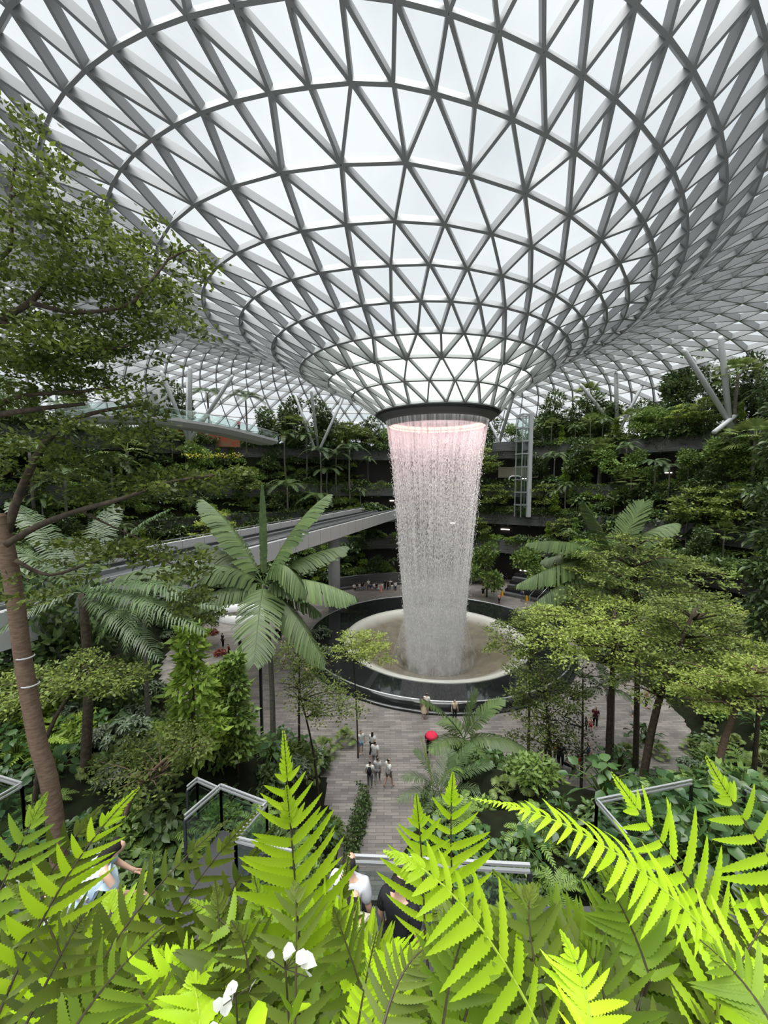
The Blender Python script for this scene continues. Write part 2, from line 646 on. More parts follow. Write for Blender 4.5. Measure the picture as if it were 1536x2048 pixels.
tl_.inputs['Color'].default_value = (0.95, 0.95, 0.95, 1)
df_ = n_.new('ShaderNodeBsdfDiffuse')
df_.inputs['Color'].default_value = (0.95, 0.95, 0.95, 1)
md_ = n_.new('ShaderNodeMixShader')
l_.new(tl_.outputs[0], md_.inputs[1])
l_.new(df_.outputs[0], md_.inputs[2])
ms_ = n_.new('ShaderNodeMixShader')
l_.new(mm.outputs[0], ms_.inputs[0])
l_.new(tr_.outputs[0], ms_.inputs[1])
l_.new(md_.outputs[0], ms_.inputs[2])
l_.new(ms_.outputs[0], o_.inputs['Surface'])
for si, (ra, rb) in enumerate(((4.1, 4.5), (3.8, 5.6), (3.4, 3.9))):
    V, UV, F = [], [], []
    n, rows = 72, 12
    for i in range(rows + 1):
        f = i / rows
        z = 8.5 - 10.0 * f
        r = ra + (rb - ra) * f ** 2
        for k in range(n + 1):
            a = 2 * math.pi * k / n
            V.append((AX.x + r * math.cos(a), AX.y + r * math.sin(a), z))
            UV.append((k / n * 30 + si * 11, 10 * f))
    for i in range(rows):
        for k in range(n):
            F.append((i * (n + 1) + k, i * (n + 1) + k + 1, (i + 1) * (n + 1) + k + 1, (i + 1) * (n + 1) + k))
    me = mesh_np('mist', V, F)
    ul = me.uv_layers.new(name='flow')
    ul.data.foreach_set('uv', np.asarray(UV, dtype=np.float32)[np.asarray(F).ravel()].ravel())
    link_mesh('mist', me, m, fall, True)

# ------------------------------------------------------------------ plaza floor, pool, basin
def paving_mat():
    m, n, l = new_mat('plaza_paving')
    o = n.new('ShaderNodeOutputMaterial')
    b = n.new('ShaderNodeBsdfPrincipled')
    tc = n.new('ShaderNodeTexCoord')
    br = n.new('ShaderNodeTexBrick')
    br.inputs['Scale'].default_value = 0.9
    br.inputs['Mortar Size'].default_value = 0.012
    br.inputs['Color1'].default_value = (0.30, 0.27, 0.245, 1)
    br.inputs['Color2'].default_value = (0.17, 0.155, 0.145, 1)
    br.inputs['Mortar'].default_value = (0.10, 0.095, 0.09, 1)
    br.inputs['Brick Width'].default_value = 0.9
    br.inputs['Row Height'].default_value = 0.22
    l.new(tc.outputs['Object'], br.inputs['Vector'])
    no = n.new('ShaderNodeTexNoise')
    no.inputs['Scale'].default_value = 0.5
    no.inputs['Detail'].default_value = 6
    l.new(tc.outputs['Object'], no.inputs['Vector'])
    mx = n.new('ShaderNodeMix')
    mx.data_type = 'RGBA'
    mx.blend_type = 'MULTIPLY'
    mx.inputs[0].default_value = 0.6
    rp = n.new('ShaderNodeValToRGB')
    rp.color_ramp.elements[0].position = 0.3
    rp.color_ramp.elements[0].color = (0.55, 0.55, 0.55, 1)
    rp.color_ramp.elements[1].position = 0.65
    rp.color_ramp.elements[1].color = (1, 1, 1, 1)
    l.new(no.outputs['Fac'], rp.inputs['Fac'])
    l.new(br.outputs['Color'], mx.inputs[6])
    l.new(rp.outputs['Color'], mx.inputs[7])
    l.new(mx.outputs[2], b.inputs['Base Color'])
    b.inputs['Roughness'].default_value = 0.38
    b.inputs['Specular IOR Level'].default_value = 0.4
    l.new(b.outputs[0], o.inputs['Surface'])
    return m


PC = Vector((6.9, 52.2, 0))        # centre of the black pool
mb = MB()
mb.lathe([(12.2, -0.01), (17.0, -0.01), (30.0, -0.01), (62.0, -0.01)], 96, (AX.x, AX.y))
o = mb.build('floor', paving_mat())
tag(o, None, None, None, 'structure')


def pool_water_mat():
    m, n, l = new_mat('black_pool_water')
    o = n.new('ShaderNodeOutputMaterial')
    b = n.new('ShaderNodeBsdfPrincipled')
    b.inputs['Base Color'].default_value = (0.012, 0.013, 0.014, 1)
    b.inputs['Roughness'].default_value = 0.04
    b.inputs['IOR'].default_value = 1.7
    tc = n.new('ShaderNodeTexCoord')
    no = n.new('ShaderNodeTexNoise')
    no.inputs['Scale'].default_value = 2.2
    no.inputs['Detail'].default_value = 3
    l.new(tc.outputs['Object'], no.inputs['Vector'])
    bp = n.new('ShaderNodeBump')
    bp.inputs['Strength'].default_value = 0.06
    l.new(no.outputs['Fac'], bp.inputs['Height'])
    l.new(bp.outputs[0], b.inputs['Normal'])
    l.new(b.outputs[0], o.inputs['Surface'])
    return m


pool = empty('pool', (PC.x, PC.y, 0), 0, 'round black stone pool filled to the brim around the pale basin', 'pool')
mb = MB()
RP, RB = 17.05, 11.95
ax_l = (AX.x - PC.x, AX.y - PC.y)
n = 128
vs, fs = [], []
for k in range(n):
    a = 2 * math.pi * k / n
    vs.append((RP * math.cos(a), RP * math.sin(a), 1.0))
    vs.append((ax_l[0] + RB * math.cos(a), ax_l[1] + RB * math.sin(a), 1.0))
for k in range(n):
    k2 = (k + 1) % n
    fs.append((2 * k, 2 * k2, 2 * k2 + 1, 2 * k + 1))
mb.add(vs, fs)
mb.build('pool_water', pool_water_mat(), pool, True)
mb = MB()
mb.lathe([(17.05, 0.9), (17.06, 1.03), (17.16, 1.03), (17.45, 0.12), (17.45, 0.0)], 128)
mb.build('pool_wall', M_BLACKSTONE, pool, True)
mb = MB()
mb.lathe([(17.04, 1.0), (17.04, 1.06), (17.17, 1.06), (17.17, 1.0)], 128)
mb.build('overflow_edge', M_METAL, pool, True)
mb = MB()
mb.lathe([(17.45, 0.22), (17.75, 0.2), (17.75, 0.0)], 128)
mb.build('pool_plinth', M_BLACKSTONE, pool, True)


def basin_mat():
    m, n, l = new_mat('misty_basin')
    o = n.new('ShaderNodeOutputMaterial')
    b = n.new('ShaderNodeBsdfPrincipled')
    tc = n.new('ShaderNodeTexCoord')
    no = n.new('ShaderNodeTexNoise')
    no.inputs['Scale'].default_value = 0.8
    no.inputs['Detail'].default_value = 5
    l.new(tc.outputs['Object'], no.inputs['Vector'])
    rp = n.new('ShaderNodeValToRGB')
    rp.color_ramp.elements[0].position = 0.3
    rp.color_ramp.elements[0].color = (0.15, 0.125, 0.09, 1)
    rp.color_ramp.elements[1].position = 0.7
    rp.color_ramp.elements[1].color = (0.23, 0.20, 0.15, 1)
    l.new(no.outputs['Fac'], rp.inputs['Fac'])
    # colour runs from pale at the lip to brown further in
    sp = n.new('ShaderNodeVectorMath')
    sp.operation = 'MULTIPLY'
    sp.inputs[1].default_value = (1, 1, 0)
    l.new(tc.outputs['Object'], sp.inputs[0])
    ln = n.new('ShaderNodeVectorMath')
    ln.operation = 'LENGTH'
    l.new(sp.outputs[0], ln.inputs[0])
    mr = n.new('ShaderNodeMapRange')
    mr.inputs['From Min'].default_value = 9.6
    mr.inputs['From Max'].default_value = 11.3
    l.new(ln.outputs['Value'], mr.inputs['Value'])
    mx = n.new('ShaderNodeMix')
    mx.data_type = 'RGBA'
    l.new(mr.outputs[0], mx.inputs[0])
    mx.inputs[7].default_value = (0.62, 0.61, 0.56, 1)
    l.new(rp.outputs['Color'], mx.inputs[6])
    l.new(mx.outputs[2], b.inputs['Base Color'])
    b.inputs['Roughness'].default_value = 0.22

    b.inputs['Specular IOR Level'].default_value = 0.5
    l.new(b.outputs[0], o.inputs['Surface'])
    return m


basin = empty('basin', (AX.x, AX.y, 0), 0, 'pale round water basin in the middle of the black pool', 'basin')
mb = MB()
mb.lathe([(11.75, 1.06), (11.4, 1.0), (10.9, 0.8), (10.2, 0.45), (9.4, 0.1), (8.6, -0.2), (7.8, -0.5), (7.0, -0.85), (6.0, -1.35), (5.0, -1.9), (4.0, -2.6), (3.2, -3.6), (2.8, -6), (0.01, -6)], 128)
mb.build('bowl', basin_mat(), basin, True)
mb = MB()
mb.lathe([(12.0, 0.96), (11.98, 1.1), (11.85, 1.14), (11.72, 1.1), (11.7, 1.0)], 128)
mb.build('basin_rim', pbr('basin_rim_acrylic', (0.5, 0.5, 0.45), 0.15), basin, True)

# ------------------------------------------------------------------ terraces round the valley
TC = Vector((3.0, 42.0, 0))
LEVELS = [(45.0, 8.6), (48.5, 14.3), (52.0, 20.2), (56.0, 29.0)]
A0, A1 = math.radians(-42), math.radians(222)


def tpos(r, a, z):
    return Vector((TC.x + r * math.cos(a), TC.y + r * math.sin(a), z))


mb_w, mb_f, mb_v, mb_s = MB(), MB(), MB(), MB()
for i, (R, z) in enumerate(LEVELS):
    zb = z - 1.9
    nxt = LEVELS[i + 1] if i + 1 < len(LEVELS) else None
    mb_w.lathe([(R + 0.6, zb), (R, zb), (R, z + 0.9), (R + 0.25, z + 0.9), (R + 0.25, z + 0.55)], 120, (TC.x, TC.y), A0, A1)
    mb_s.lathe([(R + 0.25, z + 0.6), (R + 2.2, z + 0.65), (R + 2.2, z)], 120, (TC.x, TC.y), A0, A1)
    mb_f.lathe([(R + 2.2, z), (R + (40 if nxt is None else 12), z)], 120, (TC.x, TC.y), A0, A1)
    mb_f.lathe([(R + 0.6, zb), (R + 14, zb + 0.02)], 120, (TC.x, TC.y), A0, A1)
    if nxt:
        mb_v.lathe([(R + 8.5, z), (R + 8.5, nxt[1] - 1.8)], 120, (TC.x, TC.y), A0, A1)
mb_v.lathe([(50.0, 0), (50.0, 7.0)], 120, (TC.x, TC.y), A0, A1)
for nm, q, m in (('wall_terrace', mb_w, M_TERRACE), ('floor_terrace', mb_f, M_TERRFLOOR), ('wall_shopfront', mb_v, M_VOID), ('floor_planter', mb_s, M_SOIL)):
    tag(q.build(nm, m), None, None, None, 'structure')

# planted banks that climb over the lower terraces on both sides
BANKS = [(math.radians(100), math.radians(200), [(40.3, 0.0), (41, 1.0), (44, 5.2), (47, 9.8), (50, 14.6), (53, 19.6), (55.3, 24.0), (56.1, 27.6)]),
         (math.radians(-12), math.radians(47), [(41.0, 0.0), (42, 1.2), (44.5, 5.2), (47.5, 10.0), (50.5, 15.2), (52.3, 19.5), (53.2, 21.2)])]


def bank_z(x, y):
    a = math.atan2(y - TC.y, x - TC.x)
    if a < -1.0:
        a += 2 * math.pi
    r = math.hypot(x - TC.x, y - TC.y)
    for b0, b1, prof in BANKS:
        if b0 < a < b1 and prof[0][0] < r < prof[-1][0]:
            return float(np.interp(r, [q[0] for q in prof], [q[1] for q in prof]))
    return None


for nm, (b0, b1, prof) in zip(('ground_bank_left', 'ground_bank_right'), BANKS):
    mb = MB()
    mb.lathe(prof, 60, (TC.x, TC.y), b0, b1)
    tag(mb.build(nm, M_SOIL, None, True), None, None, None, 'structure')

# lit shop windows deep under the terraces
rnd = random.Random(3)
mb = MB()
for i in range(4):
    R, z = [(41.4, 0.0), LEVELS[0], LEVELS[1], LEVELS[2]][i]
    for k in range(5):
        a = math.radians(rnd.uniform(20, 160))
        p = tpos(R + 8.3, a, z + 2.6 + rnd.uniform(-0.5, 0.8))
        mb.box(p, (rnd.uniform(0.5, 2.2), 0.06, rnd.uniform(0.12, 0.3)), a + math.pi / 2)
o = mb.build('trim_1', M_SHOPLIGHT)
tag(o, None, None, None, 'structure')


# terrain of the near slopes
def path_x(y):
    return float(np.interp(y, [14, 21.5, 25, 31], [-1.3, -0.2, 0.6, 2.2]))


def path_l(y):
    return float(np.interp(y, [15, 21.4, 24.8, 25.6, 31], [-1.6, -1.35, -0.7, -2.4, -4.5]))


def path_r(y):
    return float(np.interp(y, [15, 21, 26, 31], [1.2, 1.5, 2.6, 6.0]))


def ground(x, y):
    d = math.hypot((x - 1.0) * (0.86 if x < 1 else 1.0), y - 53.0) - 25.0
    d = min(d, math.hypot(x - 15.5, y - 38.0) - 12.5)
    z = max(0.0, min(0.78 * d, 10.0))
    if y < 34:
        z = min(z, max(0.0, max(path_l(y) - x, x - path_r(y)) * 1.7)) if y > 13 else z
        if y <= 17:
            z = max(z, min(10.0, (19 - y) * 1.6))
    if d <= 0:
        z = 0.0
    cap = 19.6 - 1.04 * y + 2.4 * max(0.0, abs(x - path_x(y)) - 0.085 * y)
    z = max(0.0, min(z, cap))
    if x > 2 and y < 12:
        z = max(z, min(14.9 - 0.42 * (y - 5.0), (x - (0.60 * y + 0.2)) * 5.0 + 8.0, 8 + (12 - y) * 3))
    return z


xs = np.linspace(-38, 38, 115)
ys = np.linspace(3.5, 62, 100)
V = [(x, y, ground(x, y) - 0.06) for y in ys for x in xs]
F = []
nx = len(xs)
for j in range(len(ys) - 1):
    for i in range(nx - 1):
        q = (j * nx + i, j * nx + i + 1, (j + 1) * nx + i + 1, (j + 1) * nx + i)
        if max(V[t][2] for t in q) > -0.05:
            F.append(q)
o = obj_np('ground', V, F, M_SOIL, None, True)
tag(o, None, None, None, 'structure')

# ------------------------------------------------------------------ train guideway
GD = Vector((math.sin(math.radians(17)), math.cos(math.radians(17)), 0))
GN = Vector((-GD.y, GD.x, 0))
GZ = CAMZ - 5.8


def gp(a, t, z):
    p = GN * a + GD * t
    return Vector((p.x, p.y, z))


guide = empty('train_guideway', gp(26.1, 40, 0), 0, 'pale concrete train bridge running behind the waterfall from the left', 'bridge')


def rel(parent, mbx):
    mbx.V = [(v[0] - parent.location.x, v[1] - parent.location.y, v[2] - parent.location.z) for v in mbx.V]
    return mbx


T0, T1 = 4, 84
mb = MB()
prof = [(21.3, GZ), (21.3, GZ - 1.75), (22.6, GZ - 2.1), (24.2, GZ - 2.3), (28.0, GZ - 2.3), (29.6, GZ - 2.1), (30.9, GZ - 1.75), (30.9, GZ), (30.5, GZ), (30.5, GZ - 0.85), (21.7, GZ - 0.85), (21.7, GZ)]
vs = [gp(a, T0, z) for a, z in prof] + [gp(a, T1, z) for a, z in prof]
k = len(prof)
mb.add(vs, [(i, (i + 1) % k, k + (i + 1) % k, k + i) for i in range(k)])
m, n_, l_ = new_mat('girder_concrete')
o_ = n_.new('ShaderNodeOutputMaterial')
b_ = n_.new('ShaderNodeBsdfPrincipled')
tc_ = n_.new('ShaderNodeTexCoord')
dt = n_.new('ShaderNodeVectorMath')
dt.operation = 'DOT_PRODUCT'
dt.inputs[1].default_value = GD
l_.new(tc_.outputs['Object'], dt.inputs[0])
pp = n_.new('ShaderNodeMath')
pp.operation = 'PINGPONG'
pp.inputs[1].default_value = 1.5
l_.new(dt.outputs['Value'], pp.inputs[0])
cm = n_.new('ShaderNodeMath')
cm.operation = 'GREATER_THAN'
cm.inputs[1].default_value = 0.03
l_.new(pp.outputs[0], cm.inputs[0])
mx = n_.new('ShaderNodeMix')
mx.data_type = 'RGBA'
mx.inputs[6].default_value = (0.2, 0.2, 0.2, 1)
mx.inputs[7].default_value = (0.52, 0.525, 0.53, 1)
l_.new(cm.outputs[0], mx.inputs[0])
l_.new(mx.outputs[2], b_.inputs['Base Color'])
b_.inputs['Roughness'].default_value = 0.65
l_.new(b_.outputs[0], o_.inputs['Surface'])
rel(guide, mb).build('girder', m, guide)
mb = MB()
mb.beam(gp(26.1, T0, GZ - 0.8), gp(26.1, T1, GZ - 0.8), 8.7, 0.1)
rel(guide, mb).build('track_bed', M_TRACK, guide)
for a in (23.0, 24.9, 27.3, 29.2):
    mb = MB()
    mb.beam(gp(a, T0, GZ - 0.62), gp(a, T1, GZ - 0.62), 0.45, 0.3)
    rel(guide, mb).build('running_rail', M_RAIL if a in (24.9, 27.3) else M_TRACK, guide)
mb = MB()
for a in (21.5, 30.7):
    mb.beam(gp(a, T0, GZ + 0.25), gp(a, T1, GZ + 0.25), 0.08, 0.08)
    for t in range(T0, T1, 3):
        mb.beam(gp(a, t, GZ), gp(a, t, GZ + 0.25), 0.06, 0.06, (1, 0, 0))
rel(guide, mb).build('edge_rail', M_METAL, guide)
for t in (57.6, 8.0):
    mb = MB()
    c = gp(26.1, t, 0)
    mb.tube([c, c + Vector((0, 0, GZ - 3.2))], 0.95, 20)
    mb.tube([c + Vector((0, 0, GZ - 3.3)), c + Vector((0, 0, GZ - 2.25))], [0.95, 2.2], 20)
    rel(guide, mb).build('pier', M_CONC, guide, True)

# ------------------------------------------------------------------ curved footbridge with glass sides, high on the left
pts = [at(120, 838, 43), at(200, 830, 45), at(300, 834, 48), at(370, 843, 51), at(430, 853, 55), at(485, 866, 60), at(540, 880, 67)]
zb = sum(p.z for p in pts) / len(pts)
fb = empty('footbridge', (pts[3].x, pts[3].y, 29), 0, 'curved pale footbridge with glass railings high on the left', 'bridge')


def smooth(pts, n):
    out = []
    m = len(pts)
    for i in range(m - 1):
        p0, p1, p2, p3 = pts[max(i - 1, 0)], pts[i], pts[i + 1], pts[min(i + 2, m - 1)]
        for s in range(n):
            t = s / n
            out.append(0.5 * ((2 * p1) + (p2 - p0) * t + (2 * p0 - 5 * p1 + 4 * p2 - p3) * t * t + (3 * p1 - p0 - 3 * p2 + p3) * t ** 3))
    out.append(pts[-1].copy())
    return out


cp = smooth(pts, 5)


def strip(cp, prof):
    """profile (across, up) swept along a level curve"""
    vs, fs = [], []
    k = len(prof)
    for i, p in enumerate(cp):
        t = cp[min(i + 1, len(cp) - 1)] - cp[max(i - 1, 0)]
        s = Vector((t.y, -t.x, 0)).normalized()
        for a, u in prof:
            vs.append(p + s * a + Vector((0, 0, u)))
    for i in range(len(cp) - 1):
        for j in range(k):
            j2 = (j + 1) % k
            fs.append((i * k + j, (i + 1) * k + j, (i + 1) * k + j2, i * k + j2))
    fs.append(tuple(range(k)))
    fs.append(tuple((len(cp) - 1) * k + j for j in range(k - 1, -1, -1)))
    return vs, fs


mb = MB()
mb.add(*strip(cp, [(1.6, 0.0), (1.6, -0.35), (0.6, -0.85), (-1.8, -0.85), (-2.6, -0.35), (-2.6, 0)]))
rel(fb, mb).build('bridge_deck', M_CONC, fb)
for s_ in (1.5, -2.5):
    mb = MB()
    mb.add(*strip(cp, [(s_, 0.05), (s_ + 0.03, 0.05), (s_ + 0.03, 1.1), (s_, 1.1)]))
    rel(fb, mb).build('glass_railing', M_CLEAR, fb)
    mb = MB()
    mb.add(*strip(cp, [(s_ - 0.03, 1.1), (s_ + 0.06, 1.1), (s_ + 0.06, 1.16), (s_ - 0.03, 1.16)]))
    rel(fb, mb).build('handrail', M_METAL, fb)

# ------------------------------------------------------------------ roof columns
COLS = [  # base px, top px, depth of base, depth of top, radius, label
    ((379, 872), (380, 733), 76, 76, 0.62, 'upright middle strut of the left column cluster behind the footbridge'),
    ((374, 872), (322, 742), 76, 75, 0.55, 'strut leaning left in the left column cluster behind the footbridge'),
    ((386, 872), (466, 750), 76, 78, 0.55, 'strut leaning right in the left column cluster behind the footbridge'),
    ((375, 872), (376, 755), 77, 86, 0.5, 'rear strut leaning away in the left column cluster'),
    ((656, 862), (688, 792), 92, 96, 0.5, 'slanting strut above the palms just left of the roof ring'),
    ((632, 862), (622, 780), 92, 90, 0.5, 'upright thin column above the trees left of the roof ring'),
    ((612, 850), (590, 790), 93, 96, 0.45, 'strut leaning left above the trees left of the roof ring'),
    ((1000, 880), (1026, 792), 92, 88, 0.55, 'thick strut leaning right beside the lift tower'),
    ((996, 880), (974, 832), 92, 97, 0.45, 'short thin strut leaning left behind the waterfall edge'),
    ((1234, 862), (1232, 742), 84, 84, 0.6, 'upright middle strut of the column cluster right of the lift tower'),
    ((1236, 862), (1160, 768), 84, 86, 0.5, 'strut leaning left in the cluster right of the lift tower'),
    ((1238, 862), (1294, 752), 84, 86, 0.5, 'strut leaning right in the cluster right of the lift tower'),
    ((1458, 838), (1441, 672), 62, 62, 0.6, 'upright strut of the column cluster at the far right'),
    ((1455, 838), (1366, 698), 62, 62, 0.55, 'long pale strut leaning left in the far right cluster'),
    ((1462, 838), (1504, 805), 62, 66, 0.5, 'short strut leaning right in the far right cluster'),
]
for (b, t, yb, yt, r, lab) in COLS:
    pb, pt = at(b[0], b[1], yb), at(t[0], t[1], yt)
    if pb.z > 29.3:
        d = (pb - pt).normalized()
        pb = pb + d * ((pb.z - 29.0) / -d.z)
    mb = MB()
    r *= 0.68
    mb.tube([pb, pb.lerp(pt, 0.96), pt], [r, r, r * 0.55], 16)
    o = mb.build('roof_column', M_COLUMN, None, True)
    tag(o, lab, 'column', 'steel roof columns', 'thing')

# ------------------------------------------------------------------ lift tower
pb = at(1046, 960, 82)
lt = empty('lift_tower', (pb.x, pb.y, 14.3), 0.25, 'tall narrow glass lift tower right of the waterfall', 'tower')
Hh = at(1046, 829, 82).z - 14.3
mb = MB()
mb.box((0.75, -1.1, Hh / 2), (0.75, 0.6, Hh))
mb.build('mast', M_COLUMN, lt)
mb = MB()
for x, y in ((-1.1, -1.1), (-1.1, 1.1), (1.1, 1.1)):
    mb.box((x, y, Hh / 2), (0.16, 0.16, Hh))
for k in range(8):
    z = Hh - 0.15 - k * Hh / 8
    for y in (-1.1, 1.1):
        mb.box((0, y, z), (2.6, 0.2, 0.28))
    for x in (-1.1, 1.1):
        mb.box((x, 0, z), (0.2, 2.4, 0.28))
mb.build('shaft_frame', M_METAL, lt)
mb = MB()
mb.box((0, 0, Hh / 2 - 0.3), (2.1, 2.1, Hh - 0.8))
mb.build('glass_shaft', M_CLEAR, lt)
mb = MB()
mb.box((0, 0.1, 14.2), (1.7, 1.7, 2.6))
mb.build('lift_car', M_DARKMETAL, lt)

# balcony next to the lift
c = at(1018, 893, 86)
bal = empty('balcony', (c.x, c.y, c.z - 1.0), 0, 'rounded grey stone balcony beside the glass lift tower', 'balcony')
mb = MB()
mb.lathe([(2.5, 2.0), (2.9, 2.0), (3.0, 0.0), (0.1, 0.0)], 32, (0, 2.5), math.pi, 2 * math.pi)
mb.lathe([(0.1, 1.0), (2.6, 1.0)], 32, (0, 2.5), math.pi, 2 * math.pi)
mb.build('parapet', M_TERRACE, bal)
mb = MB()
mb.lathe([(2.7, 2.9), (2.78, 2.9), (2.78, 2.82), (2.7, 2.82)], 32, (0, 2.5), math.pi, 2 * math.pi)
for k in range(9):
    a = math.pi + math.pi * k / 8
    mb.box((2.74 * math.cos(a), 2.5 + 2.74 * math.sin(a), 2.45), (0.06, 0.06, 0.9))
mb.build('railing', M_METAL, bal)

# white arched doorway below the lift
c = at(1030, 945, 88)
dw = empty('arched_doorway', (c.x, c.y, 20.2), 0, 'small white arched doorway beside the foot of the lift tower', 'doorway')
mb = MB()
mb.tube([(-1.3, 0, 0), (-1.3, 0, 2.1), (-1.1, 0, 2.5), (-0.7, 0, 2.7), (0.9, 0, 2.7), (1.3, 0, 2.5), (1.5, 0, 2.1), (1.5, 0, 0)], 0.16, 8)
mb.build('door_frame', M_WHITE, dw)
mb = MB()
mb.box((0.1, 0.3, 1.3), (2.6, 0.1, 2.6))
mb.build('dark_opening', M_VOID, dw)
mb = MB()
mb.box((1.0, 0.9, 3.6), (9.0, 0.3, 2.4))
o = mb.build('fascia', pbr('beige_fascia', (0.32, 0.29, 0.22), 0.6), dw)

# glass facade behind the footbridge, far left; its brightness painted as white panel
mb = MB()
q = [at(195, 850, 92), at(345, 850, 96), at(335, 742, 94), at(300, 712, 93), at(262, 700, 92), at(195, 720, 91)]
q2 = [p + Vector((0, 0.4, 0)) for p in q]
k = len(q)
mb.add(q + q2, [tuple(range(k)), tuple(range(2 * k - 1, k - 1, -1))] + [(i, k + i, k + (i + 1) % k, (i + 1) % k) for i in range(k)])
o = mb.build('wall_left', pbr('bright_facade_white', (0.8, 0.8, 0.8), 0.6))
tag(o, None, None, None, 'structure')
# red mural wall under the footbridge
mb = MB()
for i, (x0, x1) in enumerate(((352, 372), (396, 480))):
    a, b = at(x0, 880, 82), at(x1, 880, 84)
    mb.beam((a.x, a.y, 31.0), (b.x, b.y, 31.0), 0.3, 4.0)
o = mb.build('wall_mural', pbr('red_mural', (0.3, 0.06, 0.03), 0.6, 0, 0.3, (1.2, (0.16, 0.12, 0.06))))
tag(o, None, None, None, 'structure')

# ------------------------------------------------------------------ stepped seating at the back right
SA0, SA1 = math.radians(18), math.radians(53)
steps = empty('stepped_seating', (PC.x, PC.y, 0), 0, 'black stone stepped seating beyond the pool on the right', 'steps')
for i in range(6):
    mb = MB()
    r0 = 26.2 + i * 1.25
    mb.lathe([(r0, 0.0), (r0, 0.5 * (i + 1)), (r0 + 1.3, 0.5 * (i + 1)), (r0 + 1.3, 0)], 30, (0, 0), SA0, SA1)
    a0 = (SA0, SA1)
    for a in a0:
        c_, s_ = math.cos(a), math.sin(a)
        mb.add([(r0 * c_, r0 * s_, 0), ((r0 + 1.3) * c_, (r0 + 1.3) * s_, 0), ((r0 + 1.3) * c_, (r0 + 1.3) * s_, 0.5 * (i + 1)), (r0 * c_, r0 * s_, 0.5 * (i + 1))], [(0, 1, 2, 3)])
    mb.build('step', M_BLACKSTONE if i % 2 else M_TERRACE, steps)
mb = MB()
for da in (0.0, 0.06):
    a = math.radians(38) + da
    p0 = Vector((26.0 * math.cos(a), 26.0 * math.sin(a), 0.95))
    p1 = Vector((33.0 * math.cos(a), 33.0 * math.sin(a), 3.9))
    mb.tube([p0, p1], 0.06, 8)
    for f in (0, 0.5, 1):
        p = p0.lerp(p1, f)
        mb.tube([p, p - Vector((0, 0, 0.95))], 0.04, 6)
mb.build('handrail', M_METAL, steps)

# low wall that people sit against, far side of the plaza left of the water
mb = MB()
mb.lathe([(28.6, 0), (28.6, 0.45), (29.4, 0.45), (29.4, 2.4), (30.0, 2.4), (30.0, 0)], 40, (PC.x, PC.y), math.radians(86), math.radians(125))
o = mb.build('wall_bench', M_TERRACE)
tag(o, None, None, None, 'structure')

# oval white rim round a stair opening on the left of the plaza
c = on(487, 1229, 0.5)
ov = empty('stair_opening', (c.x, c.y, 0), math.radians(-12), 'white rimmed oval stair opening on the paving left of the pool', 'stairwell')
mb = MB()
n = 48
vs, fs = [], []
for k in range(n):
    a = 2 * math.pi * k / n
    ca, sa = math.cos(a), math.sin(a)
    for f, z in ((1.03, 0.0), (1.03, 1.25), (0.95, 1.3), (0.93, 0.02)):
        vs.append((4.6 * f * ca, 3.0 * f * sa, z))
for k in range(n):
    k2 = (k + 1) % n
    for j in range(3):
        fs.append((4 * k + j, 4 * k2 + j, 4 * k2 + j + 1, 4 * k + j + 1))
mb.add(vs, fs)
mb.build('white_rim', M_WHITE, ov, True)
mb = MB()
mb.add([(4.3 * math.cos(2 * math.pi * k / n), 2.8 * math.sin(2 * math.pi * k / n), 0.03) for k in range(n)], [tuple(range(n))])
mb.build('dark_opening', M_VOID, ov)
# ------------------------------------------------------------------ leaf materials
L_DARK = leaf_mat('dark_leaf', (0.03, 0.058, 0.018), (0.12, 0.185, 0.05), 0.22, 0.38, 0.5)
L_MID = leaf_mat('mid_leaf', (0.09, 0.155, 0.03), (0.20, 0.30, 0.065), 0.25)
L_LIGHT = leaf_mat('light_leaf', (0.17, 0.28, 0.035), (0.32, 0.44, 0.07), 0.3)
L_TIER = leaf_mat('tier_leaf', (0.06, 0.095, 0.02), (0.23, 0.29, 0.06), 0.28)
L_TIERL = leaf_mat('pale_tier_leaf', (0.20, 0.27, 0.05), (0.38, 0.44, 0.10), 0.3)
L_PALM = leaf_mat('palm_leaf', (0.075, 0.12, 0.042), (0.13, 0.19, 0.06), 0.25, 0.45, 0.35)
L_PALMD = leaf_mat('dark_palm_leaf', (0.06, 0.10, 0.04), (0.115, 0.17, 0.07), 0.25, 0.4, 0.5)
L_FAN = leaf_mat('fan_leaf', (0.11, 0.17, 0.04), (0.24, 0.30, 0.10), 0.25, 0.4)
L_SCHEF = leaf_mat('grey_green_leaf', (0.07, 0.105, 0.055), (0.15, 0.20, 0.11), 0.15, 0.35, 0.6)
L_PHIL = leaf_mat('glossy_leaf', (0.03, 0.075, 0.022), (0.075, 0.14, 0.045), 0.2, 0.3, 0.4)
L_HERO = leaf_mat('tree_leaf', (0.04, 0.06, 0.014), (0.15, 0.20, 0.03), 0.4, 0.4)
L_RED = leaf_mat('red_leaf', (0.14, 0.025, 0.018), (0.26, 0.06, 0.04), 0.2)
L_YEL = leaf_mat('yellow_bloom', (0.6, 0.52, 0.04), (0.8, 0.72, 0.1), 0.2)

NR = np.random.default_rng


